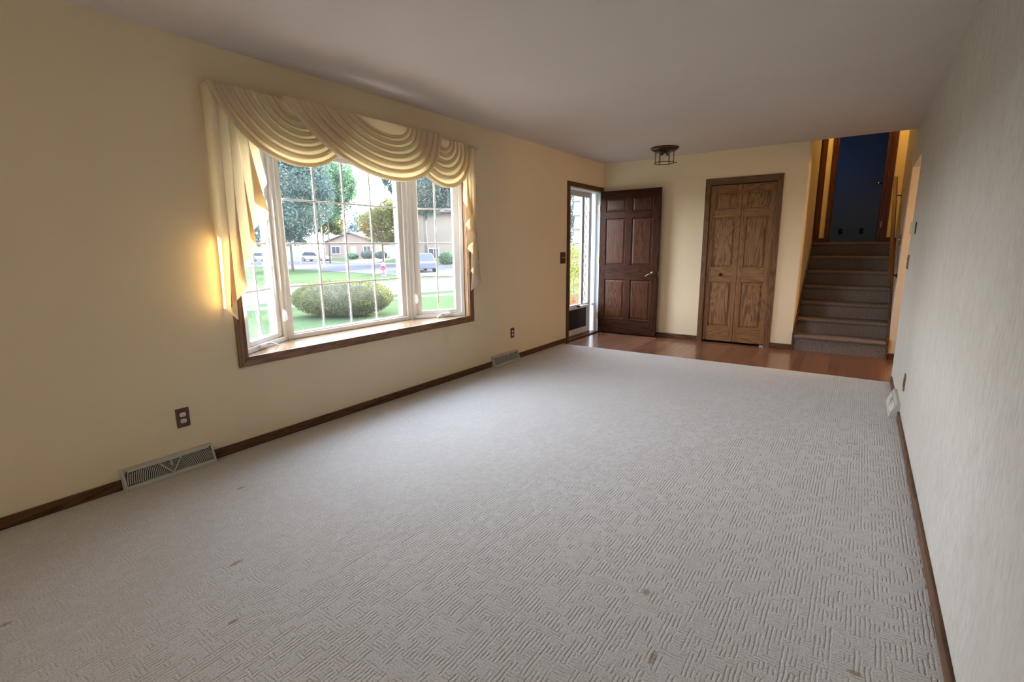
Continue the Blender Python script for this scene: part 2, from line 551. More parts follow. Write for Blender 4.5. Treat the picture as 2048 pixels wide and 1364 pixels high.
M['leaf_shrub'] = leafmat('yellow_shrub_leaves', g3(.25, .36, .03), g3(.85, .80, .10), 3.0, .5)
M['leaf_red'] = leafmat('red_shrub_leaves', g3(.40, .12, .05), g3(.8, .35, .15), 3.0, .5)
M['bark'] = plain('bark', g3(.16, .13, .12), .9, var=.3, nscale=20)
M['lawn'] = None
def ground_mat(name, a, b_, scale, rough=.95):
    m, nt, b = mat_new(name)
    n = noise(nt, coords(nt), scale, 5, .65)
    n2 = noise(nt, coords(nt), scale * 25, 2, .6)
    c = ramp(nt, mth(nt, 'ADD', mth(nt, 'MULTIPLY', n, .6), mth(nt, 'MULTIPLY', n2, .4)), [(.3, a), (.7, b_)])
    nt.links.new(c, b.inputs['Base Color'])
    b.inputs['Roughness'].default_value = rough
    b.inputs['Specular IOR Level'].default_value = .0
    return m
M['lawn'] = ground_mat('lawn_grass', g3(.072, .112, .050), g3(.110, .158, .074), .35)
M['mulch'] = ground_mat('grey_mulch', g3(.10, .09, .10), g3(.34, .31, .33), 9)
M['asphalt'] = ground_mat('pale_asphalt', g3(.150, .147, .165), g3(.185, .180, .20), .5)
M['concrete'] = ground_mat('pale_concrete', g3(.30, .28, .255), g3(.36, .34, .31), .8)
M['brick'] = ground_mat('far_brick', g3(.25, .19, .155), g3(.40, .325, .275), 4)
M['tan'] = ground_mat('tan_siding', g3(.36, .31, .25), g3(.44, .38, .31), 1.5)
M['white_h'] = ground_mat('white_siding', g3(.40, .40, .39), g3(.47, .47, .455), 1.2)
M['roof'] = ground_mat('grey_shingle_roof', g3(.22, .20, .22), g3(.33, .30, .33), 3)
M['shake'] = ground_mat('white_shakes', g3(.27, .285, .31), g3(.33, .345, .37), 6)
M['hydr'] = plain('red_hydrant_paint', g3(.62, .04, .10), .5, var=.05)
M['hydr_d'] = plain('dark_hydrant_cap', g3(.25, .02, .04), .5, var=.1)
M['white_o'] = plain('white_outdoor_paint', g3(.75, .75, .75), .4)
M['grey_o'] = plain('grey_outdoor_metal', g3(.16, .17, .19), .6)
M['win_o'] = plain('far_window', g3(.06, .07, .09), .4, spec=.15)
M['car_w'] = plain('white_car_paint', g3(.50, .52, .56), .6, spec=.1)
M['car_d'] = plain('dark_car_paint', g3(.16, .17, .24), .7, spec=.05)
M['stripe_r'] = plain('flag_red', g3(.45, .08, .10), .8)
M['stripe_w'] = plain('flag_white', g3(.80, .80, .80), .8)
M['stripe_b'] = plain('flag_blue', g3(.08, .10, .28), .8)

# ------------------------------------------------------------------ room shell
W, D, H, C = 3.525, 6.86, 2.44, 5.6625
BACK = -2.6
WY0, WY1, WZ0, WZ1 = 1.547, 3.766, 0.604, 2.06      # window opening
DY0, DY1, DZ1 = 5.832, 6.790, 2.046                  # front door opening
CX0, CX1, CZ1 = 1.503, 2.267, 2.036                  # closet opening
XS = 2.574                                            # right end of the far wall / stair opening
OY0, OZ1 = 5.80, 2.06                                 # opening in the right wall runs from OY0 to D
SR, ST = 0.185, 0.235                                 # stair riser and tread
LZ = 7 * SR                                           # upper landing
UH = LZ + 2.44

w = MB()
w.box(-.15, 0, BACK, WY0, -.1, H); w.box(-.15, 0, WY0, WY1, -.1, WZ0 - .025); w.box(-.15, 0, WY0, WY1, WZ1, H)
w.box(-.15, 0, WY1, DY0, -.1, H); w.box(-.15, 0, DY0, DY1, DZ1, H); w.box(-.15, 0, DY1, D + .13, -.1, H)
w.box(-.15, 0, DY0, DY1, -.1, -.008)
setting(obj('wall_left', w, M['wall']), 'cream painted wall with the bay window and front door')
w = MB()
w.box(0, CX0, D, D + .12, -.1, H); w.box(CX0, CX1, D, D + .12, CZ1, H); w.box(CX1, XS, D, D + .12, -.1, H)
setting(obj('wall_far', w, M['wall']), 'cream painted wall with the bifold closet')
w = MB()
w.box(W, W + .12, BACK, OY0, -.1, H); w.box(W, W + .12, OY0, D, OZ1, H)
w.box(W, W + .12, D + .121, 8.62, -.1, UH)
setting(obj('wall_right', w, M['paper']), 'mottled wallpapered wall on the right')
setting(obj('wall_back', bx(-.15, W + .12, BACK - .12, BACK, -.1, H), M['wall']))
setting(obj('ceiling', bx(-.15, W + .12, BACK - .12, D + .001, H, H + .2), M['ceiling']), 'plain off-white ceiling')
# the room to the right of the foyer
setting(obj('wall_kitchen_far', bx(W, 6.6, D, D + .12, -.1, H), M['peach']), 'warm lit wall seen through the opening')
setting(obj('wall_kitchen_near', MB().box(W + .12, 6.6, 3.3, 3.42, -.1, H).box(6.5, 6.62, 3.3, D + .12, -.1, H), M['peach']))
setting(obj('ceiling_kitchen', bx(W + .12, 6.62, 3.3, D + .12, H, H + .2), M['ceiling']))
# closet behind the bifold door
setting(obj('ceiling_closet', bx(CX0 - .3, XS - .121, D + .002, D + .76, H - .02, H + .1), M['ceiling']))
setting(obj('wall_closet', MB().box(CX0 - .3, CX1 + .2, D + .7, D + .76, -.1, H).box(CX0 - .3, CX0 - .24, D + .12, D + .7, -.1, H), M['wall']))
# stairwell and upper hall
setting(obj('wall_stair_left', bx(XS - .12, XS, D + .121, 8.25, -.1, UH), M['wall']), 'cream wall on the left of the stairs')
HY = 9.62
DX0, DX1 = 2.70, 3.385      # upstairs door opening
w = MB()
w.box(2.565, DX0, HY, HY + .12, LZ - .2, UH); w.box(DX1, 4.6, HY, HY + .12, LZ - .2, UH); w.box(DX0, DX1, HY, HY + .12, LZ + 2.04, UH)
w.box(1.0, 1.80, HY, HY + .12, LZ - .2, UH); w.box(1.80, 2.565, HY, HY + .12, LZ + 2.04, UH)
setting(obj('wall_hall', w, M['wall']), 'warm lit wall at the top of the stairs')
setting(obj('wall_hall_ends', MB().box(1.0, 1.1, 8.13, HY, LZ - .2, UH).box(4.5, 4.6, 8.62, HY, LZ - .2, UH).box(1.0, XS - .12, 8.13, 8.25, LZ - .2, UH).box(W + .12, 4.6, 8.5, 8.62, LZ - .2, UH), M['wall']))
setting(obj('ceiling_upper', MB().box(1.0, 4.6, D + .12, HY + .12, UH, UH + .15).box(1.9, 4.6, HY + .12, 13.4, UH, UH + .15), M['ceiling']))
setting(obj('wall_over_stairs', bx(XS - .12, W + .12, D + .002, D + .12, H + .02, UH), M['wall']))
setting(obj('floor_landing', MB().box(1.0, 4.6, 8.29, HY + .12, LZ - .2, LZ - .002).box(1.9, 4.6, HY + .12, 13.4, LZ - .2, LZ - .002), M['stair']))
# dim blue room beyond the upstairs door
setting(obj('wall_bedroom', MB().box(1.9, 4.6, 13.0, 13.1, LZ - .2, UH).box(1.9, 2.0, HY + .12, 13.0, LZ - .2, UH).box(4.5, 4.6, HY + .12, 13.0, LZ - .2, UH), M['blue']), 'dim blue wall of the room upstairs')
light('bedroom_daylight', 'AREA', (2.1, 12.0, LZ + 1.6), .6, (.40, .58, 1.0), size=.9, size_y=.9, direction=(1, .6, -.5))

# sub floor, foyer planks and carpet
fl = empty('floor', (0, 0, 0)); setting(fl, 'wood plank floor of the foyer')
obj('subfloor', MB().box(-.15, W + .12, BACK - .12, C, -.12, -.02).box(-.15, 6.6, C, D + .7, -.12, -.022).box(W + .12, 6.6, 3.3, C, -.12, -.022), M['dark'], fl)
pw = .0835
lengths = [.62, .78, .95, 1.1]
meshes = {}
x = 0.003; colid = 0
while x < 4.75:
    y = (C - .006) if x < W else 4.6
    yend = D - .002 if not (CX0 < x + pw * .5 < CX1 or x > W + 5) else D - .002
    first = True
    while y < yend - .01:
        L = random.choice(lengths) * (random.uniform(.25, .9) if first else 1)
        first = False
        L = min(L, yend - y)
        if yend - y - L < .12: L = yend - y
        if not (x < W + .12 and x > W - .001 and y < OY0):
            me = bx(0.0003, pw - .0003, .0003, L - .0003, 0, .016).mesh('plank')
            o = link('plank', me, M['plank'], fl, bevel=.0005)
            o.location = (x, y, -.022)
        y += L
    x += pw
cp = obj('carpet', bx(.0, W, BACK, C, -.02, 0), M['carpet'])
tag(cp, 'cream wall-to-wall carpet with a grooved pile covering the living room floor', 'carpet')
obj('edge_binding', bx(.012, W - .012, C - .001, C + .004, -.006, -.001), M['beige'], cp)

# baseboards
def baseboard(name, segs, mat):
    mb = MB()
    for s in segs: mb.box(*s)
    return setting(obj(name, mb, mat, bevel=.004))
baseboard('baseboard_left', [(0, .013, BACK, .797, 0, .060), (0, .013, 1.264, 4.110, 0, .060), (0, .013, 4.592, 5.772, 0, .060)], M['trim'])
baseboard('baseboard_far', [(.02, 1.437, D - .013, D, -.006, .060), (2.330, XS, D - .013, D, -.006, .060)], M['trim_x'])
baseboard('baseboard_right', [(W - .013, W, BACK, 4.462, 0, .060), (W - .013, W, 4.945, 5.655, 0, .060)], M['trim'])
baseboard('baseboard_kitchen', [(W + .002, 6.5, D - .013, D, -.006, .060)], M['trim_x'])
baseboard('baseboard_hall', [(2.565, DX0 - .06, HY - .013, HY, LZ, LZ + .07), (DX1 + .06, 4.5, HY - .013, HY, LZ, LZ + .07)], M['mahog'])

# ------------------------------------------------------------------ bay window
win = empty('window_1', (0, (WY0 + WY1) / 2, WZ0)); setting(win, 'three-part bay window in an oak casing')
cw, ct = .063, .017
obj('casing', MB().prism([(WY0 - cw, WZ0 - cw), (WY0, WZ0), (WY0, WZ1), (WY0 - cw, WZ1 + cw)], 'x', 0, ct), M['oak_z'], win, bevel=.004)
obj('casing', MB().prism([(WY1 + cw, WZ0 - cw), (WY1 + cw, WZ1 + cw), (WY1, WZ1), (WY1, WZ0)], 'x', 0, ct), M['oak_z'], win, bevel=.004)
obj('casing', MB().prism([(WY0 - cw, WZ0 - cw), (WY1 + cw, WZ0 - cw), (WY1, WZ0), (WY0, WZ0)], 'x', 0, ct), M['oak_y'], win, bevel=.004)
obj('casing', MB().prism([(WY0 - cw, WZ1 + cw), (WY0, WZ1), (WY1, WZ1), (WY1 + cw, WZ1 + cw)], 'x', 0, ct), M['oak_y'], win, bevel=.004)
XB, YB0, YB1 = -.32, 2.02, 3.285
bay = [(.006, WY0), (.006, WY1), (-.05, WY1), (-.43, YB1 + .12), (-.43, YB0 - .12), (-.05, WY0)]
obj('seat_board', MB().prism(bay, 'z', WZ0 - .025, WZ0 - .001), M['sill'], win, bevel=.003)
obj('head_board', MB().prism([(-.001, WY0), (-.001, WY1), (-.05, WY1), (-.43, YB1 + .12), (-.43, YB0 - .12), (-.05, WY0)], 'z', WZ1 - .03, WZ1), M['sill'], win)
obj('bay_roof', MB().prism([(-.15, WY0 - .15), (-.15, WY1 + .15), (-.52, YB1 + .2), (-.52, YB0 - .2)], 'z', WZ1 + .001, WZ1 + .16), M['roof'], win)
obj('bay_skirt', MB().prism([(-.152, WY0 - .05), (-.152, WY1 + .05), (-.46, YB1 + .1), (-.46, YB0 - .1)], 'z', -.1, WZ0 - .026), M['outer'], win)
obj('side_jamb', bx(-.05, -.001, WY0 - .004, WY0 + .004, WZ0, WZ1 - .03), M['jamb_oak'], win)
obj('side_jamb', bx(-.05, -.001, WY1 - .004, WY1 + .004, WZ0, WZ1 - .03), M['jamb_oak'], win)

GZ0, GZ1 = .675, 1.965
BARS = (1.003, 1.323, 1.645)
def sash_box(parent, name, A, Bp, s0, s1, z0, z1, n0, n1, mat=None, bev=.003):
    """box on the vertical plane through A->Bp: s along, n outward"""
    d = Vector((Bp[0] - A[0], Bp[1] - A[1], 0)).normalized()
    nn = Vector((-d.y, d.x, 0))
    if nn.x > 0: nn = -nn
    c = Vector((A[0], A[1], 0)) + d * (s0 + s1) / 2 + nn * (n0 + n1) / 2 + Vector((0, 0, (z0 + z1) / 2))
    return obj(name, MB().obox(c, d, nn, (0, 0, 1), (s1 - s0) / 2, (n1 - n0) / 2, (z1 - z0) / 2), mat or M['vinyl'], parent, bevel=bev)
def unit(name, A, Bp, cols, g0, g1, gz0, bars, vb, label, frame=(.0, .0), gdep=.045, lip=.0):
    L = math.hypot(Bp[0] - A[0], Bp[1] - A[1])
    sash = empty(name, (0, 0, 0)); sash.parent = win
    sash.location = -Vector(win.location)
    sash['label'] = label
    f0, f1 = frame
    z0, z1 = WZ0, WZ1 - .03
    # outer frame
    sash_box(sash, 'frame_stile', A, Bp, f0, f0 + .035, z0, z1, -.005, .085)
    sash_box(sash, 'frame_stile', A, Bp, f1 - .035, f1, z0, z1, -.005, .085)
    sash_box(sash, 'frame_rail', A, Bp, f0 + .035, f1 - .035, z0, z0 + .036, -.005, .085)
    sash_box(sash, 'frame_rail', A, Bp, f0 + .035, f1 - .035, z1 - .036, z1, -.005, .085)
    # sash
    sash_box(sash, 'sash_stile', A, Bp, f0 + .037, g0, z0 + .038, z1 - .038, .012, .07)
    sash_box(sash, 'sash_stile', A, Bp, g1, f1 - .037, z0 + .038, z1 - .038, .012, .07)
    sash_box(sash, 'sash_rail', A, Bp, g0, g1, z0 + .038, gz0, .012, .07)
    sash_box(sash, 'sash_rail', A, Bp, g0, g1, GZ1, z1 - .038, .012, .07)
    xs = [g0] + list(vb) + [g1]
    zs = [gz0] + list(bars) + [GZ1]
    mw = .0068
    for s in vb:
        sash_box(sash, 'muntin', A, Bp, s - mw, s + mw, gz0, GZ1, gdep - .013, gdep - .004, bev=.002)
    for z in bars:
        for i in range(len(xs) - 1):
            sash_box(sash, 'muntin', A, Bp, xs[i] + (mw if i else 0), xs[i + 1] - (mw if i < len(xs) - 2 else 0), z - mw, z + mw, gdep - .012, gdep - .005, bev=.002)
    for i in range(len(xs) - 1):
        for k in range(len(zs) - 1):
            sash_box(sash, 'pane', A, Bp, xs[i], xs[i + 1], zs[k], zs[k + 1], gdep, gdep + .004, M['glass'], 0)
    return sash
cs = unit('picture_sash', (XB, YB0), (XB, YB1), 4, .058, 1.168, .650, BARS, (.339, .605, .878), 'wide middle sash of the bay window', (.012, 1.253), .042)
lf = unit('casement_sash', (-.05, WY0 + .012), (XB, YB0 - .012), 2, .085, .430, GZ0, BARS, (.258,), 'left angled casement sash', (-.004, .526))
rf = unit('casement_sash', (-.05, WY1 - .012), (XB, YB1 + .012), 2, .085, .430, GZ0, BARS, (.258,), 'right angled casement sash', (-.004, .526))
# mullion posts between the sashes
for yy, s in ((YB0, -1), (YB1, 1)):
    obj('mullion_post', MB().prism([(XB + .006, yy - s * .014), (XB + .004, yy + s * .010), (XB - .10, yy + s * .06), (XB - .10, yy - s * .014)], 'z', WZ0, WZ1 - .03), M['vinyl'], win, bevel=.004)
    obj('mullion_bead', bx(XB + .002, XB + .012, yy - .004 - s * .008, yy + .004 - s * .008, WZ0, WZ1 - .03), M['vinyl'], win, bevel=.002)
# cranks and latches on the casements
def along(A, Bp, s, n, z):
    d = Vector((Bp[0] - A[0], Bp[1] - A[1], 0)).normalized(); nn = Vector((-d.y, d.x, 0))
    if nn.x < 0: nn = -nn
    return Vector((A[0], A[1], 0)) + d * s + nn * n + Vector((0, 0, z)), d, nn
for sash, A, Bp, cs_, ls_ in ((lf, (-.05, WY0 + .012), (XB, YB0 - .012), .20, .487), (rf, (-.05, WY1 - .012), (XB, YB1 + .012), .20, .487)):
    p, d, nn = along(A, Bp, cs_, .012, WZ0 + .030)
    k = obj('crank', MB().obox(p, d, nn, (0, 0, 1), .045, .012, .012), M['vinyl'], sash, bevel=.004)
    p2, _, _ = along(A, Bp, cs_ + .045, .03, WZ0 + .038); p3, _, _ = along(A, Bp, cs_ + .10, .055, WZ0 + .008)
    obj('crank_handle', MB().tube([p, p2, p3], .007, 8), M['vinyl'], sash, smooth=True)
    q, d, nn = along(A, Bp, ls_, .016, .80)
    obj('latch', MB().obox(q, d, nn, (0, 0, 1), .010, .012, .045), M['vinyl'], sash, bevel=.004)
    q1, _, _ = along(A, Bp, ls_, .028, .83); q2, _, _ = along(A, Bp, ls_ - .014, .046, .770)
    obj('latch_lever', MB().tube([q1, q2], .006, 8), M['vinyl'], sash, smooth=True)

# ------------------------------------------------------------------ swag valance
val = thing('swag_valance', (.0, 2.65, 2.22), 'cream fabric swag valance with pleated side tails above the bay window', 'valance')
obj('mounting_board', bx(.001, .105, 1.452, 3.842, 2.195, 2.214), M['fabric'], val)
def bez(P, t):
    a = 1 - t
    return tuple(a ** 3 * P[0][i] + 3 * a * a * t * P[1][i] + 3 * a * t * t * P[2][i] + t ** 3 * P[3][i] for i in (0, 1))
def swag(hem, L0, R0, dep0, xb, folds, zt=2.212, bulge=.05):
    """pleated swag: fold curves run between the short top fold and the hem"""
    L1, P1, P2, R1 = hem
    rows = [[(xb + .004, L0 + (R0 - L0) * j / 48, zt) for j in range(49)]]
    prof = [(0.0, .002), (.25, .003), (.50, .004), (.80, .004), (.92, .008), (.76, .012), (.60, .015), (.50, .021), (.55, .030), (.68, .036), (.83, .036), (.96, .031), (1.03, .021), (1.02, .010)]
    per = len(prof)
    n = folds * per
    w1 = R1[0] - L1[0]
    a1 = (P1[0] - L1[0]) / w1; a2 = (R1[0] - P2[0]) / w1
    d1 = zt - P1[1]; d2 = zt - P2[1]
    dh = (d1 + d2) / 2 * .75
    for i in range(n + 1):
        if i == n: tt, xo = 1.0, .006
        else: tt, xo = prof[i % per]
        k = min(i // per, folds - 1)
        t = (k + tt) / folds
        if k == folds - 1: t = min(t, 1.0)
        t = t ** 1.22
        L = L0 + (L1[0] - L0) * t; R = R0 + (R1[0] - R0) * t
        ww = R - L
        sc = (dep0 + (dh - dep0) * t) / dh
        B = [(L, zt), (L + a1 * ww, zt - d1 * sc), (R - a2 * ww, zt - d2 * sc), (R, zt)]
        row = []
        m = 48
        for j in range(m + 1):
            s = j / m
            y, z = bez(B, s)
            e = min(1, math.sin(math.pi * s) * 1.5 + .25)
            x = xb + xo * e + bulge * math.sin(math.pi * s) * (t ** .8) * .9
            row.append((x, y, z))
        rows.append(row)
    return MB().grid(rows)
hem1 = ((1.440, 2.205), (1.60, 1.70), (2.28, 1.645), (2.42, 2.205))
hem2 = ((1.845, 2.205), (2.18, 1.70), (3.15, 1.585), (3.268, 2.205))
hem3 = ((2.860, 2.205), (3.02, 1.66), (3.67, 1.653), (3.722, 2.205))
sw1 = obj('swag', swag(hem1, 1.86, 2.12, .09, .108, 7, bulge=.028), M['fabric'], val, smooth=True); sw1['label'] = 'left swag'
sw3 = obj('swag', swag(hem3, 3.27, 3.41, .06, .108, 6, bulge=.028), M['fabric'], val, smooth=True); sw3['label'] = 'right swag, partly behind the middle swag'
sw2 = obj('swag', swag(hem2, 2.44, 2.86, .075, .166, 7, bulge=.040), M['fabric'], val, smooth=True); sw2['label'] = 'wide middle swag lying over its neighbours'
def catmull(P, n):
    out = []
    P = [np.array(p, float) for p in P]
    Q = [2 * P[0] - P[1]] + P + [2 * P[-1] - P[-2]]
    for i in range(1, len(Q) - 2):
        p0, p1, p2, p3 = Q[i - 1:i + 3]
        for k in range(n):
            t = k / n
            # linear mixed with catmull so that the folds stay crisp
            c = .5 * (2 * p1 + (p2 - p0) * t + (2 * p0 - 5 * p1 + 4 * p2 - p3) * t * t + (3 * p1 - p0 - 3 * p2 + p3) * t ** 3)
            out.append(.55 * c + .45 * (p1 + (p2 - p1) * t))
    out.append(P[-1])
    return out
def tail(hem, ytop, zt=2.205, nz=30):
    """hem: (x, y, z) along the cut edge, inner end first; the folds open only towards the hem"""
    Hh = catmull(hem, 7); m = len(Hh)
    Y0, Y1 = ytop
    rows = []
    for k in range(nz + 1):
        f = k / nz
        row = []
        for i, h in enumerate(Hh):
            w_ = i / (m - 1)
            yt = Y0 + (Y1 - Y0) * min(1, w_ / .86)
            xt = .088 if w_ < .86 else .088 - (w_ - .86) / .14 * .086
            xt += .010 * math.sin(w_ * 26)
            g = f ** 1.5
            row.append((xt + (h[0] - xt) * f ** .8, yt + (h[1] - yt) * g, zt + (h[2] - zt) * f))
        rows.append(row)
    return MB().grid(rows)
hL = [(.050, 1.705, 1.95), (.046, 1.768, 1.700), (.058, 1.660, 1.578), (.062, 1.752, 1.512), (.074, 1.606, 1.370), (.079, 1.645, 1.290), (.090, 1.502, 1.148), (.093, 1.545, 1.050), (.105, 1.432, .940), (.100, 1.470, .858), (.104, 1.410, .925), (.055, 1.412, .945), (.003, 1.440, .905)]
t1 = obj('tail', tail(hL, (1.70, 1.450)), M['fabric'], val, smooth=True); t1['label'] = 'left tail, its hem glowing in the sun'
hR = [(.128, 3.600, 1.95), (.102, 3.606, 1.702), (.096, 3.742, 1.596), (.088, 3.645, 1.490), (.081, 3.815, 1.383), (.072, 3.680, 1.274), (.065, 3.862, 1.156), (.056, 3.742, 1.056), (.050, 3.898, .945), (.040, 3.758, .858), (.030, 3.850, .90), (.003, 3.856, .92)]
t2 = obj('tail', tail(hR, (3.62, 3.845)), M['fabric'], val, smooth=True); t2['label'] = 'right tail with its pale lining turned out'

def face_room(o):
    me = o.data
    sx_ = sum(p.normal.x * p.area for p in me.polygons)
    if sx_ < 0: me.flip_normals()
for o_ in (sw1, sw2, sw3, t1, t2): face_room(o_)

# ------------------------------------------------------------------ doors
def raised_panel(x0, x1, z0, z1, yf, depth=.014, slope=.035, rise=.010, groove=.004):
    """raised field facing -y; yf is the face of the surrounding stiles"""
    mb = MB()
    yb = yf + depth
    a = [(x0, yb + .012, z0), (x1, yb + .012, z0), (x1, yb + .012, z1), (x0, yb + .012, z1)]
    b = [(x0, yb, z0), (x1, yb, z0), (x1, yb, z1), (x0, yb, z1)]
    g = .006
    c = [(x0 + g, yb, z0 + g), (x1 - g, yb, z0 + g), (x1 - g, yb, z1 - g), (x0 + g, yb, z1 - g)]
    s = slope
    d = [(x0 + s, yb - rise + groove, z0 + s), (x1 - s, yb - rise + groove, z0 + s), (x1 - s, yb - rise + groove, z1 - s), (x0 + s, yb - rise + groove, z1 - s)]
    e = [(px, yb - rise, pz) for px, _, pz in [(x0 + s + .002, 0, z0 + s + .002), (x1 - s - .002, 0, z0 + s + .002), (x1 - s - .002, 0, z1 - s - .002), (x0 + s + .002, 0, z1 - s - .002)]]
    vs = a + b + c + d + e
    fs = [(3, 2, 1, 0)]
    for k in range(4):
        for i in range(4):
            j = (i + 1) % 4
            fs.append((k * 4 + i, k * 4 + j, k * 4 + 4 + j, k * 4 + 4 + i))
    fs.append((16, 17, 18, 19))
    return mb.add(vs, fs)
def moulding(x0, x1, z0, z1, yf, w_=.014):
    """sloped sticking around an opening, from the face down to the panel"""
    o = [(x0, yf, z0), (x1, yf, z0), (x1, yf, z1), (x0, yf, z1)]
    m_ = [(x0 + w_ * .3, yf + .001, z0 + w_ * .3), (x1 - w_ * .3, yf + .001, z0 + w_ * .3), (x1 - w_ * .3, yf + .001, z1 - w_ * .3), (x0 + w_ * .3, yf + .001, z1 - w_ * .3)]
    i_ = [(x0 + w_, yf + .0135, z0 + w_), (x1 - w_, yf + .0135, z0 + w_), (x1 - w_, yf + .0135, z1 - w_), (x0 + w_, yf + .0135, z1 - w_)]
    bk = [(x0, yf + .0135, z0), (x1, yf + .0135, z0), (x1, yf + .0135, z1), (x0, yf + .0135, z1)]
    vs = o + m_ + i_ + bk
    fs = []
    for k in range(3):
        for i in range(4):
            j = (i + 1) % 4
            fs.append((k * 4 + i, k * 4 + j, k * 4 + 4 + j, k * 4 + 4 + i))
    for i in range(4):
        j = (i + 1) % 4
        fs.append((i, j, 12 + j, 12 + i))
    return MB().add(vs, fs)

# front door, open against the far wall
YF = 6.757; FD0, FD1 = .004, .890; TH = .044
d1 = empty('door_1', (0.0, YF, .012)); setting(d1, 'dark six-panel front door standing open')
cols = ((.094, .404), (.489, .796)); rws = ((.222, .800), (.997, 1.664), (1.753, 1.948))
Zb, Zt = .014, 2.046
for a, b in ((FD0, cols[0][0]), (cols[1][1], FD1)):
    obj('stile', bx(a, b, YF, YF + TH, Zb, Zt), M['door_z'], d1, bevel=.002)
zr = [Zb, rws[0][0], rws[0][1], rws[1][0], rws[1][1], rws[2][0], rws[2][1], Zt]
for i in (0, 2, 4, 6):
    obj('rail', bx(cols[0][0], cols[1][1], YF, YF + TH, zr[i], zr[i + 1]), M['door_x'], d1, bevel=.001)
for z0, z1 in rws:
    obj('stile', bx(cols[0][1], cols[1][0], YF, YF + TH, z0, z1), M['door_z'], d1, bevel=.001)
    for x0, x1 in cols:
        obj('panel', raised_panel(x0, x1, z0, z1, YF), M['door_p'], d1)
        obj('panel_moulding', moulding(x0, x1, z0, z1, YF), M['door_z'], d1)
        obj('panel_back', bx(x0, x1, YF + .03, YF + TH, z0, z1), M['door_p'], d1)
for zz in (.25, 1.07, 1.81):
    obj('hinge', MB().tube([(.002, YF - .006, zz - .05), (.002, YF - .006, zz + .05)], .008, 10).box(-.016, .003, YF - .004, YF - .001, zz - .045, zz + .045), M['brass'], d1, smooth=False)
hd = obj('handle', MB().lathe([(.034, 0), (.034, -.006), (.026, -.014), (.013, -.018), (.012, -.045), (.016, -.05), (.0, -.052)], (.822, YF, .893), 20, 'y'), M['nickel'], d1, smooth=True)
obj('lever', MB().tube([(.822, YF - .042, .893), (.795, YF - .048, .890), (.765, YF - .048, .876), (.740, YF - .046, .860), (.722, YF - .040, .862)], [.010, .010, .009, .008, .006], 10), M['nickel'], hd, smooth=True)
obj('latch_plate', bx(FD1 - .001, FD1 + .002, YF + .009, YF + .034, .865, .925), M['brass'], d1)

# front door casing and jambs
tr = empty('trim_1', (0, 6.3, 0)); setting(tr, 'dark casing round the front doorway')
obj('casing', MB().prism([(DY0 - .060, -.006), (DY0, -.006), (DY0, DZ1), (DY0 - .060, DZ1 + .060)], 'x', 0, .017), M['trim_z'], tr, bevel=.004)
obj('casing', MB().prism([(DY0 - .060, DZ1 + .060), (DY0, DZ1), (DY1, DZ1), (DY1 + .058, DZ1 + .060)], 'x', 0, .017), M['trim'], tr, bevel=.004)
obj('casing', MB().prism([(DY1 + .005, -.006), (DY1 + .058, -.006), (DY1 + .058, DZ1 + .060), (DY1 + .005, DZ1 + .005)], 'x', 0, .012), M['trim_z'], tr, bevel=.003)
obj('side_jamb', bx(-.15, -.001, DY0 - .001, DY0 + .018, -.006, DZ1), M['jambw'], tr)
obj('side_jamb', bx(-.15, -.001, DY1 - .018, DY1 + .001, -.006, DZ1), M['jambw'], tr)
obj('head_jamb', bx(-.15, -.001, DY0, DY1, DZ1 - .018, DZ1 + .001), M['jambw'], tr)
obj('door_stop', bx(-.085, -.062, DY1 - .030, DY1 - .018, -.006, DZ1 - .018), M['jambw'], tr)
obj('threshold', bx(-.16, .012, DY0 + .018, DY1 - .018, -.010, .012), M['trim'], tr, bevel=.004)

# storm door
SX0, SX1 = -.145, -.112
SY0, SY1 = DY0 + .020, 6.728
sd = empty('door_2', (-.13, SY1, .016)); setting(sd, 'white storm door with clear glass and leaded side strips')
gz0, gz1 = .455, 1.960
def sb(name, y0, y1, z0, z1, mat, x0=SX0, x1=SX1, bev=.003, smooth=False):
    return obj(name, bx(x0, x1, y0, y1, z0, z1), mat, sd, bevel=bev)
sb('stile', SY0, 5.885, .014, 2.026, M['alu']); sb('stile', 6.640, SY1, .014, 2.026, M['alu'])
sb('rail', 5.885, 6.640, gz1, 2.026, M['alu']); sb('rail', 5.885, 6.640, .388, gz0, M['jambw']); sb('rail', 5.885, 6.640, .014, .100, M['jambw'])
sb('glazing_bar', 6.055, 6.090, gz0, gz1, M['alu']); sb('glazing_bar', 6.422, 6.490, gz0, gz1, M['alu'])
sb('kick_panel', 5.885, 6.605, .100, .388, M['black'], SX0 + .008, SX1 - .006)
sb('stile', 6.605, 6.640, .100, .388, M['jambw'])
sb('pane', 6.090, 6.422, gz0, gz1, M['clear'], -.131, -.126, 0)
for y0, y1 in ((5.885, 6.055), (6.490, 6.640)):
    p = sb('leaded_pane', y0, y1, gz0, gz1, M['lglass'], -.132, -.127, 0)
    lead = MB()
    n = 11; hz = (gz1 - gz0) / n; ym = (y0 + y1) / 2
    ins = .022
    for k in range(n):
        za, zb, zm = gz0 + k * hz, gz0 + (k + 1) * hz, gz0 + (k + .5) * hz
        L_, R_ = y0 + ins, y1 - ins
        for p0, p1 in (((ym, za), (R_, zm)), ((R_, zm), (ym, zb)), ((ym, za), (L_, zm)), ((L_, zm), (ym, zb))):
            lead.tube([(-.1255, p0[0], p0[1]), (-.1255, p1[0], p1[1])], .0046, 4)
        lead.tube([(-.1255, y0, zm), (-.1255, L_, zm)], .0046, 4); lead.tube([(-.1255, R_, zm), (-.1255, y1, zm)], .0046, 4)
    obj('lead_came', lead, M['lead'], p)
cl = obj('closer', MB().tube([(-.085, 6.335, .425), (-.085, 6.60, .420)], .014, 12), M['jambw'], sd, smooth=True)
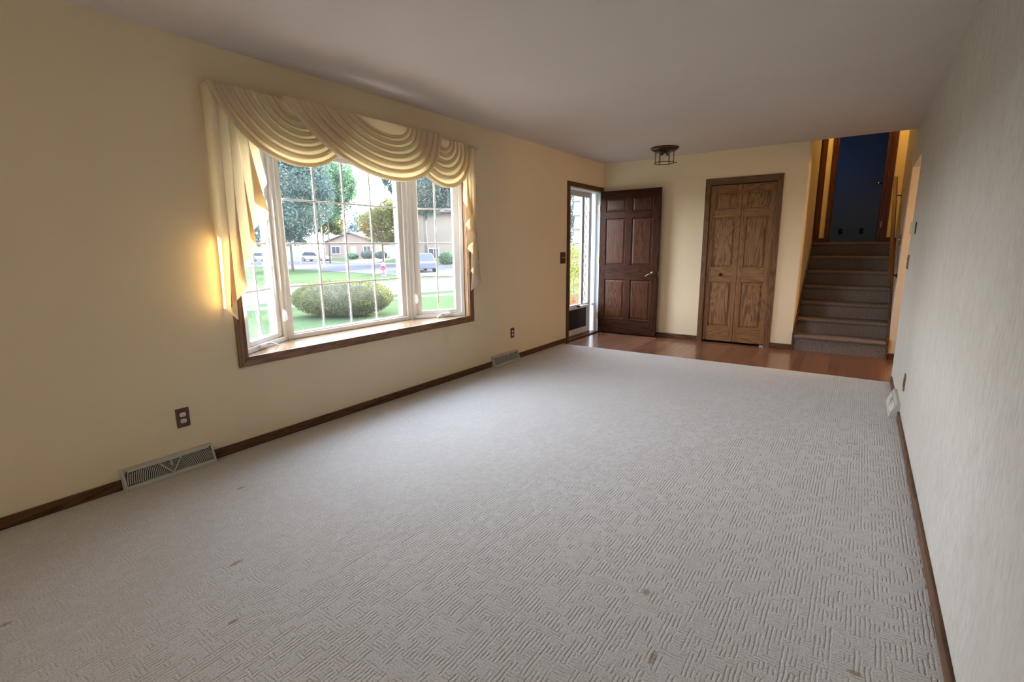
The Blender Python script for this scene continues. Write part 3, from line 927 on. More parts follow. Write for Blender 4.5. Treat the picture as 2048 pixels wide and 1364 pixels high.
obj('closer_rod', MB().tube([(-.085, 6.60, .420), (-.075, 6.755, .418)], .005, 8), M['steel'], cl, smooth=True)
obj('closer_bracket', bx(-.110, -.045, 6.752, 6.772, .400, .436), M['alu'], sd)
obj('closer_bracket', bx(-.112, -.080, 6.29, 6.345, .412, .438), M['bronze'], sd)
obj('sweep', bx(SX0 + .004, SX1 - .004, SY0 + .01, SY1 - .01, -.004, .016), M['black'], sd)

# closet bifold
d3 = empty('door_3', ((CX0 + CX1) / 2, D, 0)); setting(d3, 'oak bifold closet door of two panelled leaves')
tr2 = empty('trim_2', ((CX0 + CX1) / 2, D, 0)); setting(tr2, 'dark oak casing round the closet')
M['case_z'] = wood('closet_casing_z', (.20, .10, .042), (.085, .036, .014), 'z', .45, spec=.25)
M['case_x'] = wood('closet_casing_x', (.20, .10, .042), (.085, .036, .014), 'x', .45, spec=.25)
obj('casing', MB().prism([(CX0 - .064, -.006), (CX0, -.006), (CX0, CZ1), (CX0 - .064, CZ1 + .072)], 'y', D - .017, D), M['case_z'], tr2, bevel=.004)
obj('casing', MB().prism([(CX1, -.006), (CX1 + .064, -.006), (CX1 + .064, CZ1 + .072), (CX1, CZ1)], 'y', D - .017, D), M['case_z'], tr2, bevel=.004)
obj('casing', MB().prism([(CX0 - .064, CZ1 + .072), (CX0, CZ1), (CX1, CZ1), (CX1 + .064, CZ1 + .072)], 'y', D - .017, D), M['case_x'], tr2, bevel=.004)
obj('side_jamb', bx(CX0 - .001, CX0 + .004, D, D + .12, -.006, CZ1), M['case_z'], tr2)
obj('side_jamb', bx(CX1 - .004, CX1 + .001, D, D + .12, -.006, CZ1), M['case_z'], tr2)
obj('head_track', bx(CX0 + .004, CX1 - .004, D + .006, D + .06, CZ1 - .012, CZ1 + .001), M['bronze'], tr2)
def bifold_leaf(x0, x1, label, left):
    leaf = empty('leaf', (x0 - d3.location.x, .008, 0)); leaf.parent = d3; leaf['label'] = label
    y = D + .008
    t = .032
    s = .052 if left else .058
    zs_ = [.018, .208, .805, .990, 1.622, 1.722, 1.930, 2.018]
    obj('stile', bx(x0, x0 + s, y, y + t, zs_[0], zs_[-1]), M['clos_z'], leaf, bevel=.002)
    obj('stile', bx(x1 - s, x1, y, y + t, zs_[0], zs_[-1]), M['clos_z'], leaf, bevel=.002)
    for i in (0, 2, 4, 6):
        obj('rail', bx(x0 + s, x1 - s, y, y + t, zs_[i], zs_[i + 1]), M['clos_x'], leaf, bevel=.001)
    for i in (1, 3, 5):
        obj('panel', raised_panel(x0 + s, x1 - s, zs_[i], zs_[i + 1], y, .013, .032, .009), M['clos_p'], leaf)
        obj('panel_moulding', moulding(x0 + s, x1 - s, zs_[i], zs_[i + 1], y, .010), M['clos_z'], leaf)
    if left:
        obj('knob', MB().lathe([(.009, 0), (.009, -.014), (.020, -.020), (.022, -.028), (.014, -.034), (0, -.035)], (1.690, y, .897), 16, 'y'), M['bronze'], leaf, smooth=True)
    return leaf
l1 = bifold_leaf(CX0 + .006, 1.882, 'left leaf with a dark knob', True)
l2 = bifold_leaf(1.886, CX1 - .006, 'right leaf', False)
l1.rotation_euler.z = 0; 
obj('floor_bracket', bx(2.215, 2.262, D - .012, D + .02, -.006, .012), M['steel'], d3)

# ------------------------------------------------------------------ stairs
st = thing('staircase', (XS, D, -.006), 'straight flight of seven taupe carpeted steps beside the closet', 'stairs')
SX_L, SX_R = XS + .021, W - .022
for k in range(7):
    y0 = D - .02 + k * ST
    z = (k + 1) * SR
    z_prev = k * SR if k else -.006
    nose = MB()
    y1 = y0 + ST + .03 if k < 6 else 8.30
    pr = [(y1, z), (y0 + .012, z), (y0 - .006, z - .006), (y0 - .014, z - .020), (y0 - .010, z - .036), (y0 + .004, z - .045), (y1, z - .045)]
    obj('tread', nose.prism(pr, 'x', SX_L, SX_R), M['stair'], st, bevel=.003)
    obj('riser', bx(SX_L, SX_R, y0 + .012, y0 + .05, z_prev - (.02 if k else 0), z - .045), M['stair'], st)
# skirt boards
def skirt(name, x0, x1, m):
    y0 = D - .03
    o_ = .105
    pts = [(y0, -.006), (y0 + .10, -.006), (8.27, LZ - .32), (8.27, LZ + .05), (y0 + 6 * ST + .06, LZ + .05), (y0, SR * .55 + o_)]
    return setting(obj(name, MB().prism(pts, 'x', x0, x1), m, bevel=.003))
skirt('trim_3', XS, XS + .020, M['trim'])
skirt('trim_4', W - .021, W - .001, M['trim'])
# handrail on brackets
hr = thing('handrail', (3.458, 7.0, .85), 'reddish oak handrail on black brackets on the right stair wall', 'handrail')
pa, pb = Vector((3.462, 6.93, .862)), Vector((3.452, 8.72, 2.145))
dv = (pb - pa).normalized()
side = Vector((1, 0, 0)); up_ = side.cross(dv).normalized()
obj('rail', MB().obox((pa + pb) / 2, dv, side, up_, (pb - pa).length / 2, .021, .028), M['rail'], hr, bevel=.010)
for f in (.10, .86):
    q = pa + (pb - pa) * f
    b_ = obj('bracket', MB().tube([(q.x, q.y, q.z - .03), (q.x + .02, q.y, q.z - .065), (W - .004, q.y, q.z - .075)], .007, 8), M['bronze'], hr, smooth=True)
    obj('rosette', MB().lathe([(.026, 0), (.026, -.006), (.0, -.010)], (W, q.y, q.z - .075), 14, 'x'), M['bronze'], b_)

# upstairs door, casings
t5 = empty('trim_5', (3.0, HY, LZ)); setting(t5, 'mahogany casing of the upstairs doorway')
obj('casing', bx(DX0 - .062, DX0, HY - .016, HY, LZ, LZ + 2.10), M['mahog'], t5, bevel=.003)
obj('casing', bx(DX1, DX1 + .062, HY - .016, HY, LZ, LZ + 2.10), M['mahog'], t5, bevel=.003)
obj('casing', bx(DX0, DX1, HY - .016, HY, LZ + 2.04, LZ + 2.10), M['mahog'], t5, bevel=.003)
obj('side_jamb', bx(DX0 - .001, DX0 + .014, HY, HY + .12, LZ, LZ + 2.04), M['mahog'], t5)
obj('side_jamb', bx(DX1 - .014, DX1 + .001, HY, HY + .12, LZ, LZ + 2.04), M['mahog'], t5)
t6 = setting(obj('trim_6', bx(2.500, 2.565, HY - .016, HY + .0, LZ, LZ + 2.10), M['mahog'], bevel=.003), 'mahogany casing of the neighbouring doorway')
d4 = empty('door_4', (2.49, HY + .04, LZ)); setting(d4, 'closed dark door at the left of the landing')
obj('leaf', bx(1.81, 2.555, HY + .03, HY + .07, LZ + .01, LZ + 2.03), M['mahog'], d4)
d5 = empty('door_5', (DX1 - .02, HY + .12, LZ)); setting(d5, 'dark door opened into the blue room')
lf5 = obj('leaf', bx(DX1 - .055, DX1 - .016, HY + .125, HY + .83, LZ + .012, LZ + 2.03), M['mahog'], d5, bevel=.002)
obj('hinge', MB().box(DX1 - .022, DX1 - .012, HY + .02, HY + .10, LZ + .22, LZ + .31), M['brass'], d5)
obj('hinge', MB().box(DX1 - .022, DX1 - .012, HY + .02, HY + .10, LZ + 1.68, LZ + 1.77), M['brass'], d5)
obj('knob', MB().lathe([(.012, 0), (.012, -.03), (.026, -.042), (.024, -.06), (0, -.066)], (DX1 - .055, HY + .76, LZ + .95), 14, 'x'), M['brass'], d5, smooth=True)

# ------------------------------------------------------------------ ceiling light
cl_ = thing('ceiling_light', (1.10, 6.20, H), 'round antique brass caged ceiling light over the foyer', 'lamp')
cx, cy = 1.10, 6.20
obj('canopy', MB().lathe([(.155, 0), (.165, -.008), (.160, -.020), (.140, -.034), (.125, -.044), (.110, -.048), (.05, -.05), (0, -.05)], (cx, cy, H), 36, 'z'), M['abrass'], cl_, smooth=True)
for k in range(6):
    q = k * math.pi / 3 + .3
    px, py = cx + .108 * math.cos(q), cy + .108 * math.sin(q)
    obj('cage_rod', MB().tube([(px, py, H - .040), (px, py, H - .188)], .0042, 8), M['abrass'], cl_)
obj('cage_ring', MB().torus((cx, cy, H - .178), .116, .0042), M['abrass'], cl_, smooth=True)
for k in range(3):
    q = k * 2 * math.pi / 3 + .3
    px, py = cx + .131 * math.cos(q), cy + .131 * math.sin(q)
    obj('ring_loop', MB().torus((px, py, H - .178), .013, .0035, 'z', 14, 6), M['abrass'], cl_, smooth=True)
obj('glass_shade', MB().lathe([(.099, -.048), (.099, -.168)], (cx, cy, H), 36, 'z', cap=False), M['clear'], cl_, smooth=True)
for k in range(3):
    q = k * 2 * math.pi / 3 + .9
    p0 = Vector((cx, cy, H - .055)); p1 = p0 + Vector((.045 * math.cos(q), .045 * math.sin(q), -.022)); p2 = p0 + Vector((.078 * math.cos(q), .078 * math.sin(q), -.050))
    so = obj('socket', MB().tube([p0, p1], [.013, .016], 10), M['bronze'], cl_, smooth=True)
    obj('bulb', MB().tube([p1, p1.lerp(p2, .35), p1.lerp(p2, .7), p2], [.010, .018, .013, .002], 10), M['bulb'], so, smooth=True)

# ------------------------------------------------------------------ outlets, switches, thermostat
def plate_left(name, y0, y1, z0, z1, label, kind, group=None, mat=None):
    o = thing(name, (0, (y0 + y1) / 2, (z0 + z1) / 2), label, 'outlet' if kind == 'outlet' else 'light switch', group)
    obj('plate', bx(0, .006, y0, y1, z0, z1), mat or M['brown'], o, bevel=.002)
    ym, zm = (y0 + y1) / 2, (z0 + z1) / 2
    if kind == 'outlet':
        for s in (1, -1):
            zc = zm + s * .0195
            pts = [(ym + .0165 * math.cos(a) , zc + max(-.0125, min(.0125, .0165 * math.sin(a)))) for a in [i * math.pi / 12 for i in range(24)]]
            r = obj('receptacle', MB().prism(pts, 'x', .004, .0085), M['ivory'], o)
            obj('slots', MB().box(.0083, .0088, ym - .0075, ym - .0055, zc - .001, zc + .007).box(.0083, .0088, ym + .0055, ym + .0075, zc - .001, zc + .007).lathe([(.0026, .0083), (.0026, .0088)], (0, ym, zc - .007), 8, 'x'), M['dark'], r)
        obj('screw', MB().lathe([(.003, .0058), (.003, .0075)], (0, ym, zm), 8, 'x'), M['bronze'], o)
    else:
        for s in (-1, 1):
            obj('toggle', MB().obox((.011, ym + s * .023, zm + .003), (1, 0, .35), (0, 1, 0), (-.35, 0, 1), .009, .0045, .004), M['ivory'], o)
    return o
plate_left('wall_outlet', 1.098, 1.168, .257, .371, 'brown outlet with two ivory sockets above the nearest floor register', 'outlet')
plate_left('wall_outlet', 4.480, 4.550, .260, .373, 'brown outlet with two ivory sockets between the bay window and front door', 'outlet')
plate_left('light_switch', 5.603, 5.738, 1.060, 1.206, 'brown double switch plate on the cream wall left of the front door', 'switch', mat=M['brown'])
def plate_right(name, y0, y1, z0, z1, label, cat, toggle, mat, xw=W):
    o = thing(name, (xw, (y0 + y1) / 2, (z0 + z1) / 2), label, cat)
    obj('plate', bx(xw - .007, xw, y0, y1, z0, z1), mat, o, bevel=.002)
    ym, zm = (y0 + y1) / 2, (z0 + z1) / 2
    if toggle:
        obj('toggle', MB().obox((xw - .012, ym, zm + .003), (-1, 0, .35), (0, 1, 0), (.35, 0, 1), .010, .0045, .004), M['ivory'], o)
    else:
        for s in (1, -1):
            obj('receptacle', MB().lathe([(.0165, -.0095), (.0165, -.004)], (xw, ym, zm + s * .0195), 16, 'x'), M['brown'], o)
    return o
plate_right('light_switch', 5.60, 5.73, 1.050, 1.175, 'brown single switch plate on the wallpapered wall near its far end', 'light switch', True, M['brown_light'])
plate_right('light_switch', 7.20, 7.32, 1.255, 1.370, 'small brown switch plate on the stair wall under the handrail', 'light switch', True, M['brown_light'])
plate_right('wall_outlet', 4.350, 4.425, .242, .360, 'brown outlet low on the wallpapered wall above the register', 'outlet', False, M['brown_light'])
tm = thing('thermostat', (W, 5.27, 1.40), 'small beige thermostat box on the wallpapered wall', 'thermostat')
obj('backplate', bx(W - .006, W, 5.185, 5.335, 1.345, 1.455), M['thermo'], tm, bevel=.002)
obj('body', bx(W - .040, W - .014, 5.195, 5.325, 1.350, 1.450), M['thermo'], tm, bevel=.004)
obj('neck', bx(W - .015, W - .005, 5.205, 5.315, 1.358, 1.442), M['bronze'], tm)
for nm, xx in (('wall_outlet', 2.735), ('wall_outlet', 3.105)):
    o = thing(nm, (xx, 13.0, LZ + .24), 'dark outlet on the blue wall upstairs, ' + ('the left of two' if xx < 3 else 'the right of two'), 'outlet')
    obj('plate', bx(xx - .036, xx + .036, 12.993, 13.0, LZ + .180, LZ + .295), M['dark'], o, bevel=.002)
    for s in (1, -1):
        obj('receptacle', MB().lathe([(.017, -.003), (.017, 0)], (xx, 12.993, LZ + .2375 + s * .02), 12, 'y'), M['black'], o)

# ------------------------------------------------------------------ baseboard registers
def register(y0, y1, label, right=False):
    """wedge-shaped baseboard register with a sunburst grille"""
    L = y1 - y0
    o = thing('floor_register', (W if right else 0, (y0 + y1) / 2, 0), label, 'vent')
    sx_ = (lambda v: W - v) if right else (lambda v: v)
    prof = [(0, 0), (.062, 0), (.062, .012), (.026, .107), (.018, .113), (0, .113)]
    body = MB()
    # shell: two end caps, top lip, bottom lip
    def pr(profile, a, b):
        return [(sx_(px), a, pz) for px, pz in profile], [(sx_(px), b, pz) for px, pz in profile]
    def extr(mb, profile, a, b):
        A_, B_ = pr(profile, a, b); n = len(profile)
        fs = [tuple(range(n)), tuple(range(2 * n - 1, n - 1, -1))] + [(i, (i + 1) % n, n + (i + 1) % n, n + i) for i in range(n)]
        mb.add(A_ + B_, fs)
    extr(body, prof, y0, y0 + .012); extr(body, prof, y1 - .012, y1)
    lerp = lambda f: (.062 + (.026 - .062) * f, .012 + (.107 - .012) * f)
    lo0, lo1, hi0, hi1 = lerp(0), lerp(.14), lerp(.86), lerp(1)
    extr(body, [(0, 0), (.062, 0), lo0, lo1, (lo1[0] - .010, lo1[1]), (.0, .004)], y0 + .012, y1 - .012)
    extr(body, [(0, .113), (.018, .113), hi1, hi0, (hi0[0] - .008, hi0[1]), (0, .105)], y0 + .012, y1 - .012)
    obj('frame', body, M['beige'], o, bevel=.002)
    obj('damper_plate', MB().add([(sx_(.002), y0 + .01, .004), (sx_(.046), y0 + .01, .012), (sx_(.012), y0 + .01, .106), (sx_(.046), y1 - .01, .012), (sx_(.012), y1 - .01, .106), (sx_(.002), y1 - .01, .004)], [(1, 3, 4, 2), (0, 5, 3, 1)]), M['damper'], o)
    # face coordinates: a along y from the middle, b up the slope 0..1
    def F(a, b, out=0.0):
        px, pz = lerp(.14 + .72 * b)
        return (sx_(px + out * .93), (y0 + y1) / 2 + a, pz + out * .35)
    hw = L / 2 - .016
    fins = MB()
    fh = .072
    def blade(p, q, wdt=.0022):
        (a0, b0), (a1, b1) = p, q
        fins.tube([F(a0, b0), F(a1, b1)], wdt, 4)
    R = .02
    while R < math.hypot(hw, fh) + .0:
        for sgn in (-1, 1):
            pts = []
            for i in range(0, 25):
                th = math.radians(2 + 33 * 0 + i * (52 - 2) / 24)
                a, h = R * math.cos(th), R * math.sin(th)
                if a <= hw and h <= fh: pts.append(F(sgn * a, h / fh))
            if len(pts) > 1: fins.tube(pts, .0024, 4)
        R += .0098
    h = .012
    while h < fh:
        aw = h / math.tan(math.radians(52))
        fins.tube([F(-aw, h / fh), F(aw, h / fh)], .0020, 4)
        h += .0085
    g = obj('louvre_grille', fins, M['beige'], o); g['kind'] = 'stuff'
    top_a = fh / math.tan(math.radians(52))
    for sgn in (-1, 1):
        obj('rib', MB().tube([F(0, -.02, .002), F(sgn * top_a, 1.02, .002)], .0042, 6), M['beige'], o)
    obj('damper_lever', MB().obox(F(0, .78, .006), (0, 1, 0), (0, 0, 1), (1, 0, 0), .004, .014, .008), M['beige'], o)
    for a in (-hw + .004, hw - .004):
        obj('screw', MB().lathe([(.004, 0), (.004, .003)], F(a, 1.10, .0), 8, 'x'), M['bronze'], o)
    return o
register(.798, 1.262, 'beige sunburst floor register nearest the camera on the left wall')
register(4.112, 4.590, 'beige sunburst floor register beyond the bay window on the left wall')
register(4.464, 4.943, 'beige floor register on the right wall under the outlet', True)

# ------------------------------------------------------------------ outdoors
GZ = -.5
def quad_slab(pts, z, th=.02):
    return MB().prism(pts, 'z', z - th, z)
setting(obj('ground', MB().box(-260, -.16, -160, 220, GZ - .3, GZ), M['lawn']), 'green lawns')
setting(obj('mulch_bed', quad_slab([(-.16, -2), (-2.0, -2), (-2.2, 2), (-2.4, 5.2), (-.16, 5.2)], GZ + .03, .04), M['mulch']), 'grey mulch bed under the window')
def strip(name, p, q, w0, w1, z, mat, label, sc=60):
    """ribbon along p->q from offset w0 to w1 on its left"""
    d = (Vector(q) - Vector(p)).normalized(); n = Vector((-d.y, d.x))
    a = Vector(p) - d * sc; b = Vector(q) + d * sc
    pts = [a + n * w0, b + n * w0, b + n * w1, a + n * w1]
    return setting(obj(name, quad_slab([tuple(v) for v in pts], z), mat), label)
sp, sq = (-11.45, 7.3), (-9.4, 13.7)
strip('sidewalk', sp, sq, 0, .55, GZ + .02, M['concrete'], 'narrow pale sidewalk across the lawn')
strip('street', sp, sq, 1.75, 9.2, GZ + .022, M['concrete'], 'pale sunlit street')
strip('curb', sp, sq, 9.2, 9.5, GZ + .10, M['concrete'], 'far curb of the street')
setting(obj('cross_street', quad_slab([(-21.0, 22.1), (-39.4, 25.1), (-90, 34), (-140, 66), (-74.8, 45.6), (-47.6, 37.2), (-38.1, 37.0), (-14, 36), (-14, 24)], GZ + .024), M['asphalt']), 'grey cross street')
setting(obj('far_curb', quad_slab([(-74.8, 45.7), (-47.6, 37.3), (-38.1, 37.1), (-14, 36.2), (-14, 37.2), (-38, 38.3), (-47.5, 38.6), (-75, 47.2)], GZ + .05), M['concrete']), 'pale curb of the cross street')
setting(obj('driveway', quad_slab([(-50, 38.5), (-44, 38.4), (-62, 58), (-70, 58)], GZ + .03), M['concrete']), 'pale driveway across the street')

def leaf_mesh(name, blobs, n, size, seed, flat=.0):
    """n small leaf quads scattered in the outer part of ellipsoid blobs [(centre, radii, weight)]"""
    r = np.random.default_rng(seed)
    wts = np.array([b[2] for b in blobs], float); wts /= wts.sum()
    idx = r.choice(len(blobs), n, p=wts)
    Cn = np.array([b[0] for b in blobs])[idx]; R = np.array([b[1] for b in blobs])[idx]
    d = r.normal(size=(n, 3)); d /= np.linalg.norm(d, axis=1)[:, None]
    rad = r.uniform(.55 if not flat else flat, 1.0, (n, 1)) ** .6
    wob = 1 + .12 * np.sin(d[:, :1] * 5 + idx[:, None]) * np.cos(d[:, 1:2] * 6 + idx[:, None] * 2) if not flat else 1
    P = Cn + d * R * rad * wob
    a = r.normal(size=(n, 3)); a /= np.linalg.norm(a, axis=1)[:, None]
    b = np.cross(a, r.normal(size=(n, 3))); b /= np.linalg.norm(b, axis=1)[:, None]
    s = size * r.uniform(.6, 1.3, (n, 1))
    V = np.stack([P - a * s, P + b * s * .55, P + a * s, P - b * s * .55], 1).reshape(-1, 3)
    me = bpy.data.meshes.new(name)
    me.vertices.add(4 * n); me.vertices.foreach_set('co', V.astype(np.float32).ravel())
    me.loops.add(4 * n); me.loops.foreach_set('vertex_index', np.arange(4 * n, dtype=np.int32))
    me.polygons.add(n); me.polygons.foreach_set('loop_start', np.arange(0, 4 * n, 4, dtype=np.int32))
    me.polygons.foreach_set('loop_total', np.full(n, 4, dtype=np.int32))
    me.update(calc_edges=True)
    return me

def tree(x, y, h, cr, cz, label, mat, n, leaf, seed, squash=1.0, group=None, trunk_r=.22, base=GZ):
    o = thing('tree', (x, y, base), label, 'tree', group)
    r = random.Random(seed)
    trunk_r *= .62
    tm_ = MB().tube([(0, 0, -.05), (r.uniform(-.1, .1), r.uniform(-.1, .1), cz * .5), (r.uniform(-.2, .2), r.uniform(-.2, .2), cz + cr * .3)], [trunk_r * 1.3, trunk_r, trunk_r * .5], 10)
    for k in range(5):
        q = r.uniform(0, 6.28)
        tm_.tube([(0, 0, cz * .62 + k * .15), (math.cos(q) * cr * .35, math.sin(q) * cr * .35, cz + cr * .05), (math.cos(q) * cr * .65, math.sin(q) * cr * .65, cz + cr * .45)], [trunk_r * .5, trunk_r * .3, trunk_r * .1], 6)
    tk = link('trunk', tm_.mesh('trunk'), M['bark'], o, smooth=True)
    blobs = [((0, 0, cz), (cr * .75, cr * .75, cr * .75 * squash), 3)]
    for k in range(9):
        q = r.uniform(0, 6.28); zz = r.uniform(-.45, .75) * cr * squash
        rr = cr * r.uniform(.45, .75) * math.sqrt(max(.1, 1 - (zz / (cr * squash * 1.05)) ** 2))
        br = cr * r.uniform(.30, .45)
        blobs.append(((math.cos(q) * rr, math.sin(q) * rr, cz + zz), (br, br, br * .85), 1))
    cr_ = link('crown', leaf_mesh('crown', blobs, int(n * 1.9), leaf * .68, seed), mat, o)
    cr_['kind'] = 'stuff'
    return o

# trees, named by kind and by what they stand beside
tree(-34.3, 22.5, 11, 4.7, 5.9, 'big bluish dark tree filling the left of the picture window', M['leaf_dark'], 30000, .15, 1, 1.05, trunk_r=.12)
tree(-49.3, 36.4, 11, 4.8, 8.6, 'bright green tree behind the flagpole', M['leaf_mid'], 22000, .19, 2, 1.0, trunk_r=.14)
tree(-36.1, 33.4, 7, 2.75, 3.9, 'yellow-green round tree beyond the red hydrant', M['leaf_gold'], 16000, .13, 3, .86, trunk_r=.13)
tree(-29.2, 32.6, 10, 3.6, 6.7, 'dark tree crown in the right casement hanging before the tan house', M['leaf_dark'], 24000, .15, 4, .8)
tree(-55.0, 39.5, 12, 2.8, 5.4, 'pale yellow tree beside the gabled house', M['leaf_gold'], 9000, .20, 5, .9)
tree(-65.0, 72.0, 12, 5.0, 6.6, 'distant bluish tree between the yellow-green tree and the sky', M['leaf_dark'], 8000, .28, 6, .8)
tree(-50.0, 50.5, 14, 3.2, 8.8, 'bluish tree at the right edge of the picture window', M['leaf_dark'], 8000, .22, 7, 1.1)
tree(-56.0, 30.5, 9, 4.5, 5.2, 'dark tree low behind the big bluish tree', M['leaf_dark'], 9000, .24, 8, .8)
tree(-68.0, 25.5, 9, 5.5, 4.4, 'dark tree in the left casement above the street', M['leaf_dark'], 8000, .26, 9, .75)
tree(-15.9, 36.0, 9, 3.6, 4.6, 'tall bluish conifer seen through the storm door', M['leaf_dark'], 12000, .16, 10, 1.4)
tree(-27.6, 44.0, 8, 2.6, 3.0, 'light green tree right of the tan house', M['leaf_mid'], 7000, .16, 12, 1.0)

for (x_, y_, h_, r_, c_, lb_, m_, sd_) in (
        (-93, 78, 12, 6.5, 6.0, 'hazy dark treetop behind the gabled house', 'leaf_dark', 41),
        (-106, 60, 12, 7.0, 6.0, 'hazy green treetop left of the gabled house', 'leaf_mid', 42),
        (-98, 46, 12, 7.0, 5.5, 'hazy bluish treetop far left behind the parked cars', 'leaf_dark', 43),
        (-52, 70, 10, 5.5, 5.0, 'hazy treetop behind the white house', 'leaf_mid', 44),
        (-41, 66, 10, 5.5, 5.0, 'hazy treetop between the white and tan houses', 'leaf_dark', 45),
        (-99, 30, 12, 7.5, 5.0, 'hazy treetop low in the left casement', 'leaf_mid', 46)):
    tree(x_, y_, h_, r_, c_, lb_, M[m_], 3500, .38, sd_, .85)
def bush(x, y, rx, ry, h, label, mat, n, leaf, seed, rot=0, flat=.86):
    o = thing('bush', (x, y, GZ), label, 'bush')
    o.rotation_euler.z = rot
    f = link('foliage', leaf_mesh('foliage', [((0, 0, h * .50), (rx, ry, h * .5), 6), ((0, 0, h * .42), (rx * .9, ry * .9, h * .42), 2), ((rx * .35, 0, h * .5), (rx * .62, ry * .9, h * .5), 1), ((-rx * .35, 0, h * .5), (rx * .62, ry * .9, h * .5), 1)], n, leaf, seed, flat), mat, o)
    f['kind'] = 'stuff'
    core = MB()
    prof = [(0.02, .10), (rx * .55, .14), (rx * .80, h * .32), (rx * .84, h * .55), (rx * .62, h * .80), (.02, h * .90)]
    core.lathe(prof, (0, 0, 0), 20)
    core.v = [(a, b * ry / rx, c) for a, b, c in core.v]
    link('twigs', core.mesh('twigs'), M['bark'], o, smooth=True)
    return o
bush(-8.12, 8.15, 1.36, .95, .98, 'large clipped rounded bush on the lawn outside the picture window', M['leaf_bush'], 60000, .017, 21, math.atan2(1.58, 2.24))
bush(-65.0, 54.6, 1.2, 1.0, 1.4, 'dark shrub against the brick of the gabled house', M['leaf_dark'], 1200, .14, 22)
bush(-62.8, 55.6, 1.0, 1.0, 1.2, 'low dark shrub by the white house corner', M['leaf_dark'], 1000, .14, 23)
bush(-66.8, 53.0, .9, .9, 1.0, 'low round shrub under the gabled house porch', M['leaf_mid'], 1000, .12, 24)
bush(-31.6, 37.9, .9, .9, 1.3, 'grey-green shrub at the corner of the tan house', M['leaf_mid'], 1400, .10, 25)

# fire hydrant
hy = thing('fire_hydrant', (-22.3, 21.6, GZ), 'red fire hydrant on the grass by the cross street', 'hydrant')
obj('base', MB().lathe([(.15, 0), (.15, .08), (.11, .09), (.11, .16)], (-22.3, 21.6, GZ), 16), M['grey_o'], hy)
obj('barrel', MB().lathe([(.16, .14), (.16, .19), (.115, .20), (.11, .58), (.15, .60), (.15, .65), (.12, .68), (.10, .78), (.04, .82), (.035, .90), (0, .90)], (-22.3, 21.6, GZ), 18), M['hydr'], hy, smooth=True)
for dx, dy in ((.8, .6), (-.8, -.6)):
    obj('nozzle', MB().tube([(-22.3 + dx * .08, 21.6 + dy * .08, GZ + .47), (-22.3 + dx * .20, 21.6 + dy * .20, GZ + .47)], .055, 12), M['hydr_d'], hy)
obj('nozzle', MB().tube([(-22.3 + .05, 21.6 - .07, GZ + .43), (-22.3 + .10, 21.6 - .17, GZ + .43)], .07, 12), M['hydr_d'], hy)
obj('marker_rod', MB().tube([(-22.22, 21.68, GZ + .6), (-22.22, 21.68, GZ + 1.45)], .012, 6), M['white_o'], hy)

# flagpole
fp = thing('flagpole', (-45.5, 33.0, GZ), 'white flagpole with a limp striped flag across the street', 'flagpole')
obj('pole', MB().tube([(-45.5, 33.0, GZ), (-45.5, 33.0, 6.6)], [.09, .05], 10), M['white_o'], fp)
obj('ball', MB().lathe([(.0, 0), (.08, .06), (.08, .12), (0, .18)], (-45.5, 33.0, 6.58), 10), M['brass'], fp)
fd = Vector((.82, .57, 0))
flag = empty('flag', (0, 0, 0)); flag.parent = fp
for k in range(7):
    z1 = 5.9 - k * .02; rows = []
    for i in range(9):
        t = i / 8
        drop = 1.25 * t
        a = .05 + k * .055 + .07 * math.sin(t * 7 + k)
        rows.append([tuple(Vector((0, 0, z1 - GZ - drop - k * .10)) + fd * (a + q * .055) + Vector((.05 * math.sin(i + k), .05 * math.cos(i * 1.3 + k), 0))) for q in (0, 1)])
    me = MB().grid(rows).mesh('stripe')
    link('stripe', me, M['stripe_b'] if k == 1 else M['stripe_r'] if k % 2 else M['stripe_w'], flag)

# lamp post, mailbox, drains
lp = thing('lamp_post', (-52.1, 34.3, GZ), 'white lantern post on the far lawn left of the flagpole', 'lamp post')
obj('post', MB().tube([(-52.1, 34.3, GZ), (-52.1, 34.3, 1.25)], .06, 8), M['white_o'], lp)
obj('lantern', MB().lathe([(.05, 1.75), (.16, 1.85), (.20, 2.20), (.24, 2.22), (.04, 2.42), (0, 2.42)], (-52.1, 34.3, GZ), 6), M['white_o'], lp)
mbx = thing('mailbox', (-42.4, 22.6, GZ), 'dark mailbox on a post seen through the left casement', 'mailbox')
obj('post', bx(-42.46, -42.34, 22.54, 22.66, GZ, .45), M['grey_o'], mbx)
obj('box', MB().prism([(-.55 + -42.4, .45), (.55 - 42.4, .45), (.55 - 42.4, .62), (.35 - 42.4, .74), (-.35 - 42.4, .74), (-.55 - 42.4, .62)], 'y', 22.4, 22.8), M['grey_o'], mbx)
for nm, (px, py) in (('left', (-17.6, 14.1)), ('right', (-16.7, 15.9))):
    o = thing('storm_drain', (px, py, GZ + .02), 'dark slotted storm drain in the street, the %s one of two' % nm, 'drain')
    dd = Vector((sq[0] - sp[0], sq[1] - sp[1], 0)).normalized()
    obj('grate_frame', MB().obox((px, py, GZ + .035), dd, (-dd.y, dd.x, 0), (0, 0, 1), .42, .30, .015), M['grey_o'], o)
    slots = MB()
    for k in range(8):
        c = Vector((px, py, GZ + .052)) + dd * (-.35 + k * .1)
        slots.obox(c, dd, (-dd.y, dd.x, 0), (0, 0, 1), .03, .25, .003)
    obj('slots', slots, M['dark'], o)

